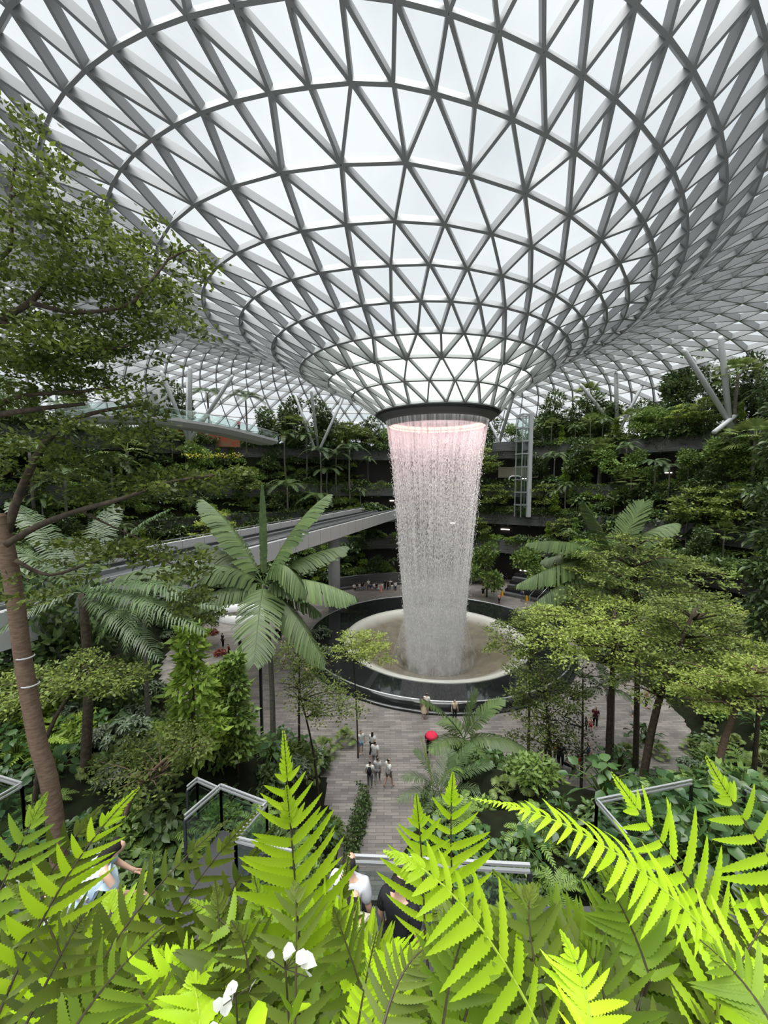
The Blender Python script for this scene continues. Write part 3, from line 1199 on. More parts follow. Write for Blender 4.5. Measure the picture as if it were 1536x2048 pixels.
def leaf_quads(P, size, rng, elong=2.2, up=1.0, dirs=None, jit=0.7, droop=0.0):
    """one pointed, slightly folded leaf at each point"""
    P = np.asarray(P, dtype=float).reshape(-1, 3)
    n = len(P)
    d = rng.normal(0, 1, (n, 3))
    if dirs is not None:
        d = np.asarray(dirs, dtype=float) + d * jit
    nr = rng.normal(0, 1, (n, 3)) * 0.55 + np.array([0, 0, up])
    nr /= np.linalg.norm(nr, axis=1, keepdims=True)
    d -= (d * nr).sum(1, keepdims=True) * nr
    d[:, 2] -= droop
    d /= np.linalg.norm(d, axis=1, keepdims=True) + 1e-9
    s = np.cross(nr, d)
    L = (size * rng.uniform(0.65, 1.25, n))[:, None]
    w = L / elong / 2
    V = np.stack([P, P + d * L * 0.45 + s * w - nr * L * 0.06, P + d * L, P + d * L * 0.45 - s * w - nr * L * 0.06], 1)
    F = np.arange(n * 4).reshape(n, 4)
    return V.reshape(-1, 3), F


def round_leaves(P, size, rng, elong=1.5, up=0.7, dirs=None, jit=0.5, droop=0.3):
    """broader leaf of six quads-corners with a midrib fold (two quads each side)"""
    P = np.asarray(P, dtype=float).reshape(-1, 3)
    n = len(P)
    d = rng.normal(0, 1, (n, 3))
    if dirs is not None:
        d = np.asarray(dirs, dtype=float) + d * jit
    nr = rng.normal(0, 1, (n, 3)) * 0.45 + np.array([0, 0, up])
    nr /= np.linalg.norm(nr, axis=1, keepdims=True)
    d -= (d * nr).sum(1, keepdims=True) * nr
    d /= np.linalg.norm(d, axis=1, keepdims=True) + 1e-9
    s = np.cross(nr, d)
    L = (size * rng.uniform(0.7, 1.2, n))[:, None]
    w = L / elong / 2
    dn = np.array([0, 0, -1.0]) * L * droop
    st = [(0, 0.25), (0.25, 0.95), (0.6, 0.85), (1.0, 0.03)]
    rows = []
    for t, k in st:
        c = P + d * L * t + dn * t * t
        rows += [c + s * w * k + nr * L * 0.06 * k, c - nr * L * 0.03, c - s * w * k + nr * L * 0.06 * k]
    V = np.stack(rows, 1).reshape(-1, 3)
    f = []
    for i in range(3):
        f += [(3 * i, 3 * i + 1, 3 * i + 4, 3 * i + 3), (3 * i + 1, 3 * i + 2, 3 * i + 5, 3 * i + 4)]
    F = (np.array(f)[None] + (np.arange(n) * 12)[:, None, None]).reshape(-1, 4)
    return V, F


def join(parts):
    Vs, Fs, b = [], [], 0
    for V, F in parts:
        Vs.append(np.asarray(V).reshape(-1, 3))
        Fs.append(np.asarray(F) + b)
        b += len(Vs[-1])
    return np.concatenate(Vs), np.concatenate(Fs)


def bez(p0, p1, p2, t):
    return p0 * (1 - t) ** 2 + p1 * 2 * t * (1 - t) + p2 * t * t


# ------------------------------------------------------------------ palm fronds
def frond_mesh(p0, p1, p2, half, n, rng, droop=0.5, width=1.0, fwd=0.6, start=0.12, gap=0.0, fold=0.25, tipw=0.25):
    """feather frond along a curve: narrow pleated leaflets side by side, hanging a little"""
    p0, p1, p2 = (np.array(q, dtype=float) for q in (p0, p1, p2))
    Vs, Fs = [], []
    length = np.linalg.norm(p1 - p0) + np.linalg.norm(p2 - p1)
    zup = np.array([0, 0, 1.0])
    ts = np.linspace(start, 1.0, n)
    dl = length * (1 - start) / n
    for i, t in enumerate(ts):
        c = p0 * (1 - t) ** 2 + p1 * 2 * t * (1 - t) + p2 * t * t
        T = 2 * (1 - t) * (p1 - p0) + 2 * t * (p2 - p1)
        T /= np.linalg.norm(T) + 1e-9
        S = np.cross(T, zup)
        if np.linalg.norm(S) < 0.15:
            S = np.array([1.0, 0, 0])
        S /= np.linalg.norm(S)
        N = np.cross(S, T)
        u = (t - start) / (1 - start)
        L = half * (0.35 + 0.65 * math.sin(math.pi * min(1, u * 0.75 + 0.18))) * (1 if u < 0.85 else 1 - (u - 0.85) * 3.2)
        for sg in (-1, 1):
            if gap and rng.random() < gap:
                continue
            f = fwd * (0.6 + 0.9 * u)
            D = S * sg + T * f + N * fold + rng.normal(0, 0.05, 3)
            D /= np.linalg.norm(D)
            l = L * rng.uniform(0.9, 1.08)
            w = dl * 0.52 * width * rng.uniform(0.85, 1.1)
            W = T * w
            a = c
            b = c + D * l * 0.5 - zup * droop * l * 0.12
            e = c + D * l * (0.97 - 0.12 * droop) - zup * droop * l * 0.5
            base = len(Vs)
            Vs += [a - W * 0.7, a + W * 0.7, b + W, b - W, e + W * tipw + D * 0.02, e - W * tipw]
            Fs += [(base, base + 1, base + 2, base + 3), (base + 3, base + 2, base + 4, base + 5)]
    # midrib
    k = 10
    rad = max(0.012, half * 0.02)
    base = len(Vs)
    for i in range(k + 1):
        t = i / k
        c = p0 * (1 - t) ** 2 + p1 * 2 * t * (1 - t) + p2 * t * t
        T = 2 * (1 - t) * (p1 - p0) + 2 * t * (p2 - p1)
        T /= np.linalg.norm(T) + 1e-9
        S = np.cross(T, zup)
        if np.linalg.norm(S) < 0.15:
            S = np.array([1.0, 0, 0])
        S /= np.linalg.norm(S)
        N = np.cross(S, T)
        r = rad * (1.5 - 1.2 * t)
        for q in (S * r, N * r, -S * r, -N * r):
            Vs.append(c + q)
    for i in range(k):
        for j in range(4):
            j2 = (j + 1) % 4
            Fs.append((base + 4 * i + j, base + 4 * i + j2, base + 4 * i + 4 + j2, base + 4 * i + 4 + j))
    return np.array(Vs), np.array(Fs)


def rel_v(V, loc):
    return np.asarray(V) - np.array(loc)[None]


def trunk_mesh(pts, rad, n=9):
    m = MB()
    m.tube(smooth([Vector(p) for p in pts], 4) if len(pts) > 2 else pts, rad, n) if not isinstance(rad, (list, tuple)) or len(pts) <= 2 else m.tube(smooth([Vector(p) for p in pts], 4), list(np.interp(np.linspace(0, 1, 4 * (len(pts) - 1) + 1), np.linspace(0, 1, len(rad)), rad)), n)
    return m


def hero_palm(base, crown, fronds, half, label, leaf=L_PALM, rad=(0.17, 0.12), n=46, bark=M_PBARK, **kw):
    """a palm whose fronds are given one by one: (tip point, arch height, droop)"""
    base, crown = Vector(base), Vector(crown)
    root = empty('broad_leaf_palm', base, 0, label, 'palm')
    mid = base.lerp(crown, 0.5) + Vector((0.12, 0.1, 0))
    m = trunk_mesh([Vector((0, 0, -0.2)), mid - base, crown - base], [rad[0], (rad[0] + rad[1]) / 2, rad[1]])
    m.build('trunk', bark, root, True)
    rng = NR(len(label) * 7 + int(abs(base.x) * 10))
    for i, f in enumerate(fronds):
        tip, arch, dr = f[0], f[1], f[2]
        hw = half * (f[3] if len(f) > 3 else 1)
        tip = Vector(tip)
        p1 = crown.lerp(tip, 0.45) + Vector((0, 0, arch))
        k2 = dict(kw)
        if len(f) > 4:
            k2['fold'] = f[4]
        V, F = frond_mesh(crown, p1, tip, hw, n, rng, dr, **k2)
        obj_np('frond', rel_v(V, base), F, leaf, root)
    return root


# ------------------------------------------------------------------ tiered trees (flat layers of small leaves)
def tier_leaves(c, rad, n, size, rng, thick=0.12, clumps=14, up=1.1):
    """one flat spray of leaves: clumps on short twigs fanning out from the middle"""
    ang = rng.uniform(0, 2 * math.pi, clumps)
    rr = rad * np.sqrt(rng.uniform(0.02, 1.0, clumps))
    cc = np.stack([np.cos(ang) * rr, np.sin(ang) * rr, rng.normal(0, thick, clumps) - 0.10 * rr ** 2 / rad], 1)
    k = rng.integers(0, clumps, n)
    sp = rad * 1.0 / math.sqrt(clumps)
    P = cc[k] + rng.normal(0, 1, (n, 3)) * np.array([sp * 0.62, sp * 0.62, thick * 0.8])
    out = P.copy()
    out[:, 2] = 0.15
    out /= np.linalg.norm(out, axis=1, keepdims=True) + 1e-9
    V, F = leaf_quads(P + np.array(c)[None], size, rng, 2.0, up, out, 0.9)
    return V, F


def tiered_tree(base, tiers, label, trunk_r=0.1, leaf=L_TIER, size=0.2, dens=1.0, seed=1, bark=M_DBARK, name='tiered_tree', lean=(0, 0), group=None, cat='tree', thick=0.13):
    """tiers: (x offset, y offset, height over base, radius, leaves)"""
    rng = NR(seed)
    base = Vector(base)
    root = empty(name, base, 0, label, cat, group)
    top = max(t[2] for t in tiers)
    m = trunk_mesh([(0, 0, -0.4), (lean[0] * 0.3, lean[1] * 0.3, top * 0.5), (lean[0], lean[1], top)], [trunk_r, trunk_r * 0.75, trunk_r * 0.3])
    m.build('trunk', bark, root, True)
    mb_ = MB()
    parts = []
    for tx, ty, tz, tr, nl in tiers:
        f = tz / top
        s = Vector((lean[0] * f * f, lean[1] * f * f, max(0.2, tz - tr * 0.28)))
        c = Vector((tx, ty, tz))
        for k in range(6):
            a = 2 * math.pi * k / 6 + rng.uniform(-0.4, 0.4)
            e = c + Vector((math.cos(a) * tr * 0.85, math.sin(a) * tr * 0.85, rng.uniform(-0.05, 0.12)))
            mdl = s.lerp(e, 0.5) + Vector((0, 0, tr * 0.1))
            mb_.tube([s, mdl, e], [trunk_r * 0.3, trunk_r * 0.2, trunk_r * 0.08], 5)
        parts.append(tier_leaves(c, tr, int(nl * dens), size, rng, thick, max(8, int(10 * tr))))
    mb_.build('branches', bark, root, True)
    V, F = join(parts)
    obj_np('crown', V, F, leaf, root)
    return root


# ------------------------------------------------------------------ library plants (local coordinates, origin at the base)
def lib_feather_palm(h, seed, leaf=L_PALM, nf=11, fl=2.6):
    rng = NR(seed)
    root = empty('feather_palm')
    trunk_mesh([(0, 0, -0.3), (0.1, 0.05, h * 0.5), (0.05, 0, h)], [0.14, 0.1, 0.085]).build('trunk', M_PBARK, root, True)
    for i in range(nf):
        a = 2.4 * i + rng.uniform(-0.2, 0.2)
        el = rng.uniform(0.0, 1.1)
        L = fl * rng.uniform(0.85, 1.1)
        d = np.array([math.cos(a), math.sin(a), 0])
        p0 = np.array([0.05, 0, h])
        p1 = p0 + d * L * 0.5 * math.cos(el) + np.array([0, 0, L * (0.25 + 0.5 * math.sin(el))])
        p2 = p0 + d * L * (0.95 - 0.2 * el) + np.array([0, 0, L * (-0.45 + 0.75 * math.sin(el))])
        V, F = frond_mesh(p0, p1, p2, 0.55 * fl / 2.6, 22, rng, 0.7, 0.62, 0.7, 0.18)
        obj_np('frond', V, F, leaf, root)
    return root


def fan_leaf(p0, p1, rad, rng, seg=16, spread=2.7):
    """stalk from p0 to p1, then a fan of narrow segments"""
    p0, p1 = np.array(p0, float), np.array(p1, float)
    d = p1 - p0
    d /= np.linalg.norm(d)
    s = np.cross(d, [0, 0, 1.0])
    s /= np.linalg.norm(s) + 1e-9
    nrm = np.cross(s, d)
    Vs, Fs = [], []
    w = 0.012 + rad * 0.012
    Vs += [p0 - s * w, p0 + s * w, p1 + s * w, p1 - s * w]
    Fs.append((0, 1, 2, 3))
    for i in range(seg):
        a = -spread / 2 + spread * i / (seg - 1)
        D = d * math.cos(a) + s * math.sin(a)
        sd = np.cross(nrm, D)
        L = rad * (0.85 + 0.15 * math.cos(a)) * rng.uniform(0.93, 1.05)
        ww = rad * spread / seg * 0.36
        m1 = p1 + D * L * 0.55 + nrm * L * 0.04
        e = p1 + D * L - np.array([0, 0, 0.22 * L])
        b = len(Vs)
        Vs += [p1 - sd * 0.01, p1 + sd * 0.01, m1 + sd * ww, m1 - sd * ww, e + sd * 0.012, e - sd * 0.012]
        Fs += [(b, b + 1, b + 2, b + 3), (b + 3, b + 2, b + 4, b + 5)]
    return np.array(Vs), np.array(Fs)


def lib_fan_palm(h, seed, nl=20, rad=1.1, leaf=L_FAN, name='fan_palm'):
    rng = NR(seed)
    root = empty(name)
    if h > 0.8:
        trunk_mesh([(0, 0, -0.3), (0, 0.05, h * 0.5), (0.03, 0, h)], [0.16, 0.12, 0.11]).build('trunk', M_PBARK, root, True)
    for i in range(nl):
        a = 2.4 * i + rng.uniform(-0.2, 0.2)
        el = math.pi / 2 * (1 - (i + 0.6) / nl) * 1.15 - 0.35
        L = rad * rng.uniform(1.0, 1.35)
        p0 = np.array([0.03, 0, h])
        p1 = p0 + np.array([math.cos(a) * math.cos(el), math.sin(a) * math.cos(el), math.sin(el)]) * L
        V, F = fan_leaf(p0, p1, rad, rng)
        obj_np('fan_leaf', V, F, leaf, root)
    return root


def blob_points(n, r, rng, shell=0.55):
    d = rng.normal(0, 1, (n, 3))
    d /= np.linalg.norm(d, axis=1, keepdims=True)
    q = shell + (1 - shell) * rng.random(n)
    return d * q[:, None] * np.array(r)[None], d


def lib_round_tree(h, r, seed, leaf=L_DARK, size=0.3, n=1500, name='round_tree'):
    rng = NR(seed)
    root = empty(name)
    trunk_mesh([(0, 0, -0.3), (0.08, 0, h * 0.6), (0, 0, h)], [0.11, 0.08, 0.05], 7).build('trunk', M_DBARK, root, True)
    parts = []
    for k in range(7):
        c = rng.normal(0, 1, 3) * np.array([r * 0.45, r * 0.45, r * 0.5]) + np.array([0, 0, h + r * 0.2])
        P, d = blob_points(n // 7, (r * 0.6, r * 0.6, r * 0.5), rng)
        parts.append(leaf_quads(P + c, size, rng, 2.0, 0.5, d, 0.5))
    V, F = join(parts)
    obj_np('crown', V, F, leaf, root)
    return root


def lib_column_tree(h, r, seed, leaf=L_LIGHT, size=0.28, n=1500, name='slender_tree'):
    rng = NR(seed)
    root = empty(name)
    trunk_mesh([(0, 0, -0.3), (0.03, 0, h * 0.6), (0, 0, h * 0.95)], [0.07, 0.05, 0.02], 7).build('trunk', M_DBARK, root, True)
    t = rng.random(n)
    z = h * (0.18 + 0.82 * t)
    rr = r * (1 - 0.75 * t) * np.sqrt(rng.uniform(0.1, 1, n)) * (0.75 + 0.25 * np.sin(z * 5))
    a = rng.uniform(0, 2 * math.pi, n)
    P = np.stack([rr * np.cos(a), rr * np.sin(a), z], 1)
    d = np.stack([np.cos(a), np.sin(a), np.full(n, -0.3)], 1)
    V, F = leaf_quads(P, size, rng, 2.2, 0.7, d, 0.5)
    obj_np('crown', V, F, leaf, root)
    return root


def lib_shrub(r, seed, leaf=L_MID, size=0.24, n=520, name='leafy_shrub', flat=0.7, broad=False):
    rng = NR(seed)
    root = empty(name)
    P, d = blob_points(n, (r, r, r * flat), rng, 0.45)
    P[:, 2] = np.abs(P[:, 2]) * 1.15 + 0.05 * r
    V, F = (round_leaves(P, size, rng, 1.5, 0.8, d, 0.4) if broad else leaf_quads(P, size, rng, 2.2, 0.6, d, 0.5))
    obj_np('foliage', V, F, leaf, root)
    m = MB()
    for k in range(5):
        a = 1.26 * k + rng.uniform(-0.3, 0.3)
        m.tube([(0, 0, -0.2), (math.cos(a) * r * 0.3, math.sin(a) * r * 0.3, r * flat * 0.6)], [0.03, 0.015], 5)
    m.build('stems', M_DBARK, root)
    return root


def lib_umbrella_shrub(h, r, seed, leaf=L_SCHEF, nw=44, ll=0.34):
    """whorls of seven drooping leaflets"""
    rng = NR(seed)
    root = empty('umbrella_shrub')
    P, d = blob_points(nw, (r, r, h * 0.5), rng, 0.7)
    P[:, 2] = np.abs(P[:, 2]) + h * 0.35
    pts, dirs = [], []
    for p in P:
        for k in range(8):
            a = 2 * math.pi * k / 8
            pts.append(p)
            dirs.append((math.cos(a), math.sin(a), 0))
    V, F = round_leaves(pts, ll, rng, 2.6, 1.6, dirs, 0.12, 0.3)
    obj_np('foliage', V, F, leaf, root)
    m = MB()
    for p in P[:16]:
        m.tube([(0, 0, -0.2), (p[0] * 0.5, p[1] * 0.5, p[2] * 0.55), tuple(p)], [0.03, 0.02, 0.012], 5)
    m.build('stems', M_DBARK, root)
    return root


def lib_fern_clump(r, seed, leaf=L_MID, nf=11, name='ground_fern'):
    rng = NR(seed)
    root = empty(name)
    parts = []
    for i in range(nf):
        a = 2.4 * i
        L = r * rng.uniform(0.8, 1.15)
        d = np.array([math.cos(a), math.sin(a), 0])
        el = rng.uniform(0.4, 1.1)
        p1 = d * L * 0.45 + np.array([0, 0, L * 0.6 * el])
        p2 = d * L + np.array([0, 0, L * 0.35 * (el - 0.3)])
        parts.append(frond_mesh((0, 0, 0), p1, p2, 0.2 * r, 15, rng, 0.3, 0.75, 0.5, 0.1))
    V, F = join(parts)
    obj_np('fronds', V, F, leaf, root)
    return root


def lib_big_leaf(r, seed, leaf=L_PHIL, nl=34, size=0.42, name='big_leaf_plant', elong=1.35):
    rng = NR(seed)
    root = empty(name)
    P, d = [], []
    m = MB()
    for i in range(nl):
        a = 2.4 * i + rng.uniform(-0.2, 0.2)
        q = (i + 1) / nl
        p = Vector((math.cos(a) * r * q, math.sin(a) * r * q, r * (1.0 - 0.65 * q) + rng.uniform(-0.1, 0.1)))
        P.append(p)
        d.append((math.cos(a), math.sin(a), -0.1))
        m.tube([(0, 0, -0.1), p * 0.5 + Vector((0, 0, r * 0.2)), p], [0.03, 0.02, 0.012], 5)
    V, F = round_leaves([tuple(p) for p in P], size, rng, elong, 0.9, d, 0.25, 0.35)
    obj_np('leaves', V, F, leaf, root)
    m.build('stalks', L_MID, root)
    return root


def kids(o):
    return [c for c in KIDS.get(o.name, [])]


KIDS = {}


def register(root):
    KIDS[root.name] = [c for c in root.children]
    return root


USED = set()


def plant(proto, loc, rz=0.0, s=1.0, label=None, cat=None, group=None, sz=None):
    """set a library plant down: the first time the plant itself, then copies of it and of each of its parts"""
    loc = Vector(loc)
    if proto.name not in USED:
        USED.add(proto.name)
        r = proto
    else:
        r = proto.copy()
        COL.objects.link(r)
        for c in KIDS[proto.name]:
            q = c.copy()
            COL.objects.link(q)
            q.parent = r
    r.location = loc
    r.rotation_euler = (0, 0, rz)
    r.scale = (s, s, sz or s)
    return tag(r, label, cat, group)
# ------------------------------------------------------------------ library of background plants
reg = register
FP = [reg(lib_feather_palm(6.0, 1)), reg(lib_feather_palm(8.0, 2, L_PALMD, 12)), reg(lib_feather_palm(4.2, 3, L_PALM, 10, 2.9))]
FAN = [reg(lib_fan_palm(4.5, 4)), reg(lib_fan_palm(6.2, 5, 20, 0.9))]
LOWFAN = [reg(lib_fan_palm(0.3, 6, 15, 0.40, L_FAN, 'low_fan_palm'))]
RT = [reg(lib_round_tree(3.4, 2.1, 7, L_DARK, 0.42, 2100)), reg(lib_round_tree(2.8, 1.8, 8, L_MID, 0.36, 2000)), reg(lib_round_tree(4.6, 2.8, 9, L_DARK, 0.48, 2800))]
CT = [reg(lib_column_tree(5.5, 1.2, 10, L_MID, 0.32, 1700)), reg(lib_column_tree(4.5, 1.0, 11, L_LIGHT))]
TT = [reg(tiered_tree((0, 0, 0), [(0, 0, 2.2, 2.0, 600), (0, 0, 3.0, 2.3, 800), (0.1, 0.1, 3.9, 1.9, 600), (0, 0, 4.7, 1.2, 360)], None, 0.07, L_TIER, 0.34, 1, 12, cat=None)),
      reg(tiered_tree((0, 0, 0), [(0, 0, 4.2, 2.5, 800), (0.2, 0, 5.4, 1.9, 600), (0, 0.1, 6.4, 1.2, 360)], None, 0.07, L_TIERL, 0.34, 1, 13, cat=None))]
SH = [reg(lib_shrub(1.2, 14, L_DARK, 0.34, 620, 'dark_leaved_shrub')), reg(lib_shrub(1.1, 15, L_MID, 0.3, 620, 'green_leaved_shrub')), reg(lib_shrub(0.9, 16, L_LIGHT, 0.26, 420, 'pale_leaved_shrub')), reg(lib_shrub(1.2, 17, L_DARK, 0.42, 300, 'broad_leaf_shrub', 0.8, True))]
US = reg(lib_umbrella_shrub(1.9, 0.95, 18))
GF = reg(lib_fern_clump(1.2, 19))
GFL = reg(lib_fern_clump(1.3, 20, L_LIGHT, 12, 'bright_ground_fern'))
BL = reg(lib_big_leaf(1.2, 21))
RS = reg(lib_shrub(0.8, 22, L_RED, 0.3, 260, 'red_leaf_shrub'))

ORD = ['first', 'second', 'third', 'fourth', 'fifth', 'sixth', 'seventh', 'eighth', 'ninth', 'tenth', 'eleventh', 'twelfth', 'thirteenth', 'fourteenth',
       'fifteenth', 'sixteenth', 'seventeenth', 'eighteenth', 'nineteenth', 'twentieth']


def ordinal(i):
    if i < 20:
        return ORD[i]
    if i < 29:
        return 'twenty-' + ORD[i - 20]
    tens = {3: 'thirt', 4: 'fort', 5: 'fift', 6: 'sixt', 7: 'sevent', 8: 'eight', 9: 'ninet'}
    t, u = divmod(i + 1, 10)
    w = {2: 'twent'}
    w.update(tens)
    return (w[t] + 'ieth') if u == 0 else (w[t] + 'y-' + ORD[u - 1])


def terrace_z(x, y):
    bz = bank_z(x, y)
    if bz is not None:
        return max(bz, ground(x, y))
    r = math.hypot(x - TC.x, y - TC.y)
    z = 0.0
    for R, lz in LEVELS:
        if r > R:
            z = lz + 0.55
    if r > LEVELS[-1][0] + 2.2:
        z = LEVELS[-1][1]
    return z if r > LEVELS[0][0] else ground(x, y)


def put_crown(proto, hc, px, py, y, label, cat, group=None, rz=0.0, ws=None):
    """a library plant whose crown (at height hc in the library) is seen at px, py, y metres away; its foot on the terrace there"""
    best = None
    for k in range(0, 120):
        for sg in (1, -1):
            yy = y + sg * k * 0.25
            p = at(px, py, yy)
            if yy < 12 or math.hypot(p.x - TC.x, p.y - TC.y) > 74:
                continue
            z = terrace_z(p.x, p.y)
            s = (p.z - z) / hc
            if 0.75 < s < 1.6:
                best = (p, z, s)
                break
        if best:
            break
    if best is None:
        for k in range(0, 200):
            p = at(px, py, y + k * 0.2)
            z = terrace_z(p.x, p.y)
            s = (p.z - z) / hc
            if 0.35 < s < 2.0:
                best = (p, z, s)
                break
    if best is None:
        p = at(px, py, y)
        z = terrace_z(p.x, p.y)
        best = (p, z, min(2.0, max(0.35, (p.z - z) / hc)))
    p, z, s = best
    w = ws or (min(2.0, max(1.25, s * 1.4)) if cat == 'palm' else min(1.7, max(1.0, s * 1.2)))
    if y < 40:
        w = min(w, 1.1)
    return plant(proto, (p.x, p.y, z), rz, w, label, cat, group, s)


# individually placed background trees and palms (crown pixel, distance)
BG = [
    (FAN[1], 6.2, 1175, 788, 92, 'tall thin fan palm standing left of the right-hand column cluster', 'palm'),
    (FAN[0], 4.5, 1203, 905, 84, 'pale fan palm on the terrace right of the lift tower', 'palm'),
    (FAN[0], 4.5, 1263, 962, 76, 'broad fan palm low on the right terraces, right of the pale fan palm', 'palm'),
    (FP[1], 8.0, 1311, 925, 77, 'twin feather palm, left stem, middle of the right terraces', 'palm'),
    (FP[1], 8.0, 1338, 935, 76, 'twin feather palm, right stem, middle of the right terraces', 'palm'),
    (FAN[1], 6.2, 1476, 748, 60, 'big fan palm before the far right column cluster', 'palm'),
    (FAN[0], 4.5, 1512, 880, 50, 'bright fan palm at the right edge of the terraces', 'palm'),
    (RT[2], 4.6, 1352, 785, 78, 'large dark round tree on the top terrace right of the column fan', 'tree'),
    (RT[0], 3.4, 1092, 840, 92, 'dark round tree just right of the lift tower top', 'tree'),
    (RT[0], 3.4, 1128, 850, 90, 'second dark round tree right of the lift tower top', 'tree'),
    (RT[2], 4.6, 1208, 842, 88, 'dark bushy tree at the foot of the column cluster', 'tree'),
    (RT[0], 3.4, 1455, 790, 70, 'dark tree behind the big fan palm at the far right', 'tree'),
    (RT[0], 3.4, 1508, 770, 66, 'dark tree at the far right edge under the roof', 'tree'),
    (TT[1], 6.0, 1368, 815, 70, 'yellow-green tiered tree with thin stem, upper right terraces', 'tree'),
    (TT[0], 4.4, 1430, 850, 66, 'olive tiered tree under the far right column cluster', 'tree'),
    (TT[0], 4.4, 1480, 990, 52, 'low tiered tree at the right edge of the terraces', 'tree'),
    (TT[0], 4.4, 1400, 985, 60, 'flat tiered tree low on the right terraces', 'tree'),
    (CT[1], 4.0, 1110, 990, 78, 'light green conical tree on the terrace below the lift tower', 'tree'),
    (CT[0], 5.0, 1140, 905, 86, 'slender mid-green tree between lift tower and pale fan palm', 'tree'),
    (CT[1], 4.0, 1295, 880, 78, 'light slender tree above the twin feather palm', 'tree'),
    (RT[1], 2.8, 1165, 870, 88, 'mid-green round tree above the pale fan palm', 'tree'),
    (RT[1], 2.8, 1085, 905, 86, 'mid-green bushy tree beside the lift tower mast', 'tree'),
    (TT[0], 4.4, 965, 905, 80, 'olive tiered tree against the right side of the waterfall, upper', 'tree'),
    (TT[0], 4.4, 985, 975, 78, 'olive tiered tree against the right side of the waterfall, lower', 'tree'),
    (TT[0], 4.4, 955, 1040, 76, 'dark tiered tree behind the lower right waterfall edge', 'tree'),
    (RT[1], 2.8, 975, 1100, 72, 'leafy tree left of the red-brown passage', 'tree'),
    (RT[1], 2.8, 1075, 1085, 72, 'leafy tree right of the red-brown passage', 'tree'),
    (RT[0], 3.4, 365, 788, 84, 'dark round tree between the struts of the left columns', 'tree'),
    (FP[1], 8.0, 415, 788, 86, 'black silhouetted palm right of the left column cluster', 'palm'),
    (FP[1], 8.0, 490, 795, 86, 'black silhouetted palm above the right end of the footbridge', 'palm'),
    (RT[0], 3.4, 537, 850, 84, 'dark round tree at the right end of the footbridge', 'tree'),
    (FP[0], 6.0, 570, 875, 82, 'feather palm beside the right end of the footbridge', 'palm'),
    (FAN[0], 4.5, 590, 850, 90, 'fan palm above the left palm grove', 'palm'),
    (FP[0], 6.0, 612, 880, 84, 'feather palm in the grove left of the waterfall, leftmost', 'palm'),
    (FP[1], 8.0, 640, 905, 80, 'feather palm in the grove left of the waterfall, second', 'palm'),
    (FP[0], 6.0, 672, 915, 79, 'feather palm in the grove left of the waterfall, third', 'palm'),
    (FP[1], 8.0, 700, 900, 82, 'feather palm in the grove left of the waterfall, fourth', 'palm'),
    (TT[0], 4.4, 690, 850, 90, 'flat crowned tree behind the slanting strut left of the ring', 'tree'),
    (TT[0], 4.4, 735, 870, 88, 'olive tiered tree close left of the waterfall top', 'tree'),
    (RT[0], 3.4, 575, 830, 94, 'dark tree on the top terrace left of the roof ring', 'tree'),
    (RT[0], 3.4, 650, 835, 96, 'dark tree on the top terrace below the upright thin column', 'tree'),
    (FP[2], 4.2, 655, 945, 72, 'low feather palm below the left grove', 'palm'),
    (FP[2], 4.2, 575, 975, 66, 'low feather palm above the guideway, left', 'palm'),
    (FP[2], 4.2, 635, 1000, 68, 'young bright palm just above the guideway edge', 'palm'),
    (TT[0], 4.4, 480, 940, 62, 'olive tiered tree on the left terraces', 'tree'),
    (TT[1], 5.4, 430, 1045, 48, 'yellow-green tiered tree beside the guideway', 'tree'),
    (RT[0], 3.4, 250, 870, 70, 'dark tree under the left end of the footbridge', 'tree'),
    (RT[0], 3.4, 300, 860, 72, 'dark tree below the middle of the footbridge', 'tree'),
    (RT[1], 2.8, 380, 925, 64, 'leafy tree on the left terrace wall', 'tree'),
    (FP[0], 6.0, 220, 930, 52, 'feather palm behind the large left tree, upper', 'palm'),
    (FP[0], 6.0, 130, 960, 46, 'feather palm behind the large left tree, lower', 'palm'),
    (FAN[0], 4.5, 255, 905, 50, 'fan palm behind the large left tree', 'palm'),
    (FP[0], 6.0, 60, 905, 44, 'feather palm at the far left edge behind the large tree', 'palm'),
]
BG += [
    (RT[1], 2.8, 30, 1215, 25, 'leafy tree before the guideway at the far left edge', 'tree'),
    (FP[2], 4.2, 95, 1165, 26, 'feather palm before the guideway, left of the dark drooping palm', 'palm'),
    (RT[0], 3.4, 70, 1240, 22, 'dark bushy tree behind the leaning trunk, below the guideway', 'tree'),
    (TT[0], 4.4, 210, 1150, 27, 'olive tiered tree before the guideway, behind the dark drooping palm', 'tree'),
    (RT[1], 2.8, 255, 1185, 25, 'leafy tree below the guideway left of the big palm', 'tree'),
    (TT[0], 4.4, 315, 1120, 29, 'olive tiered tree hiding the guideway left of the big palm', 'tree'),
    (RT[0], 3.4, 350, 1190, 28, 'dark bushy tree left of the stair opening', 'tree'),
    (FP[2], 4.2, 290, 1240, 23, 'low feather palm under the guideway, left middle ground', 'palm'),
    (RT[0], 3.4, 170, 1270, 20, 'dark bushy tree behind the drooping dark palm trunk', 'tree'),
    (TT[0], 4.4, 400, 1190, 33, 'small olive tiered tree beside the stair opening', 'tree'),
]
for i, (pr, hc, px, py, y, lab, cat) in enumerate(BG):
    put_crown(pr, hc, px, py, y, lab, cat, None, i * 1.3)

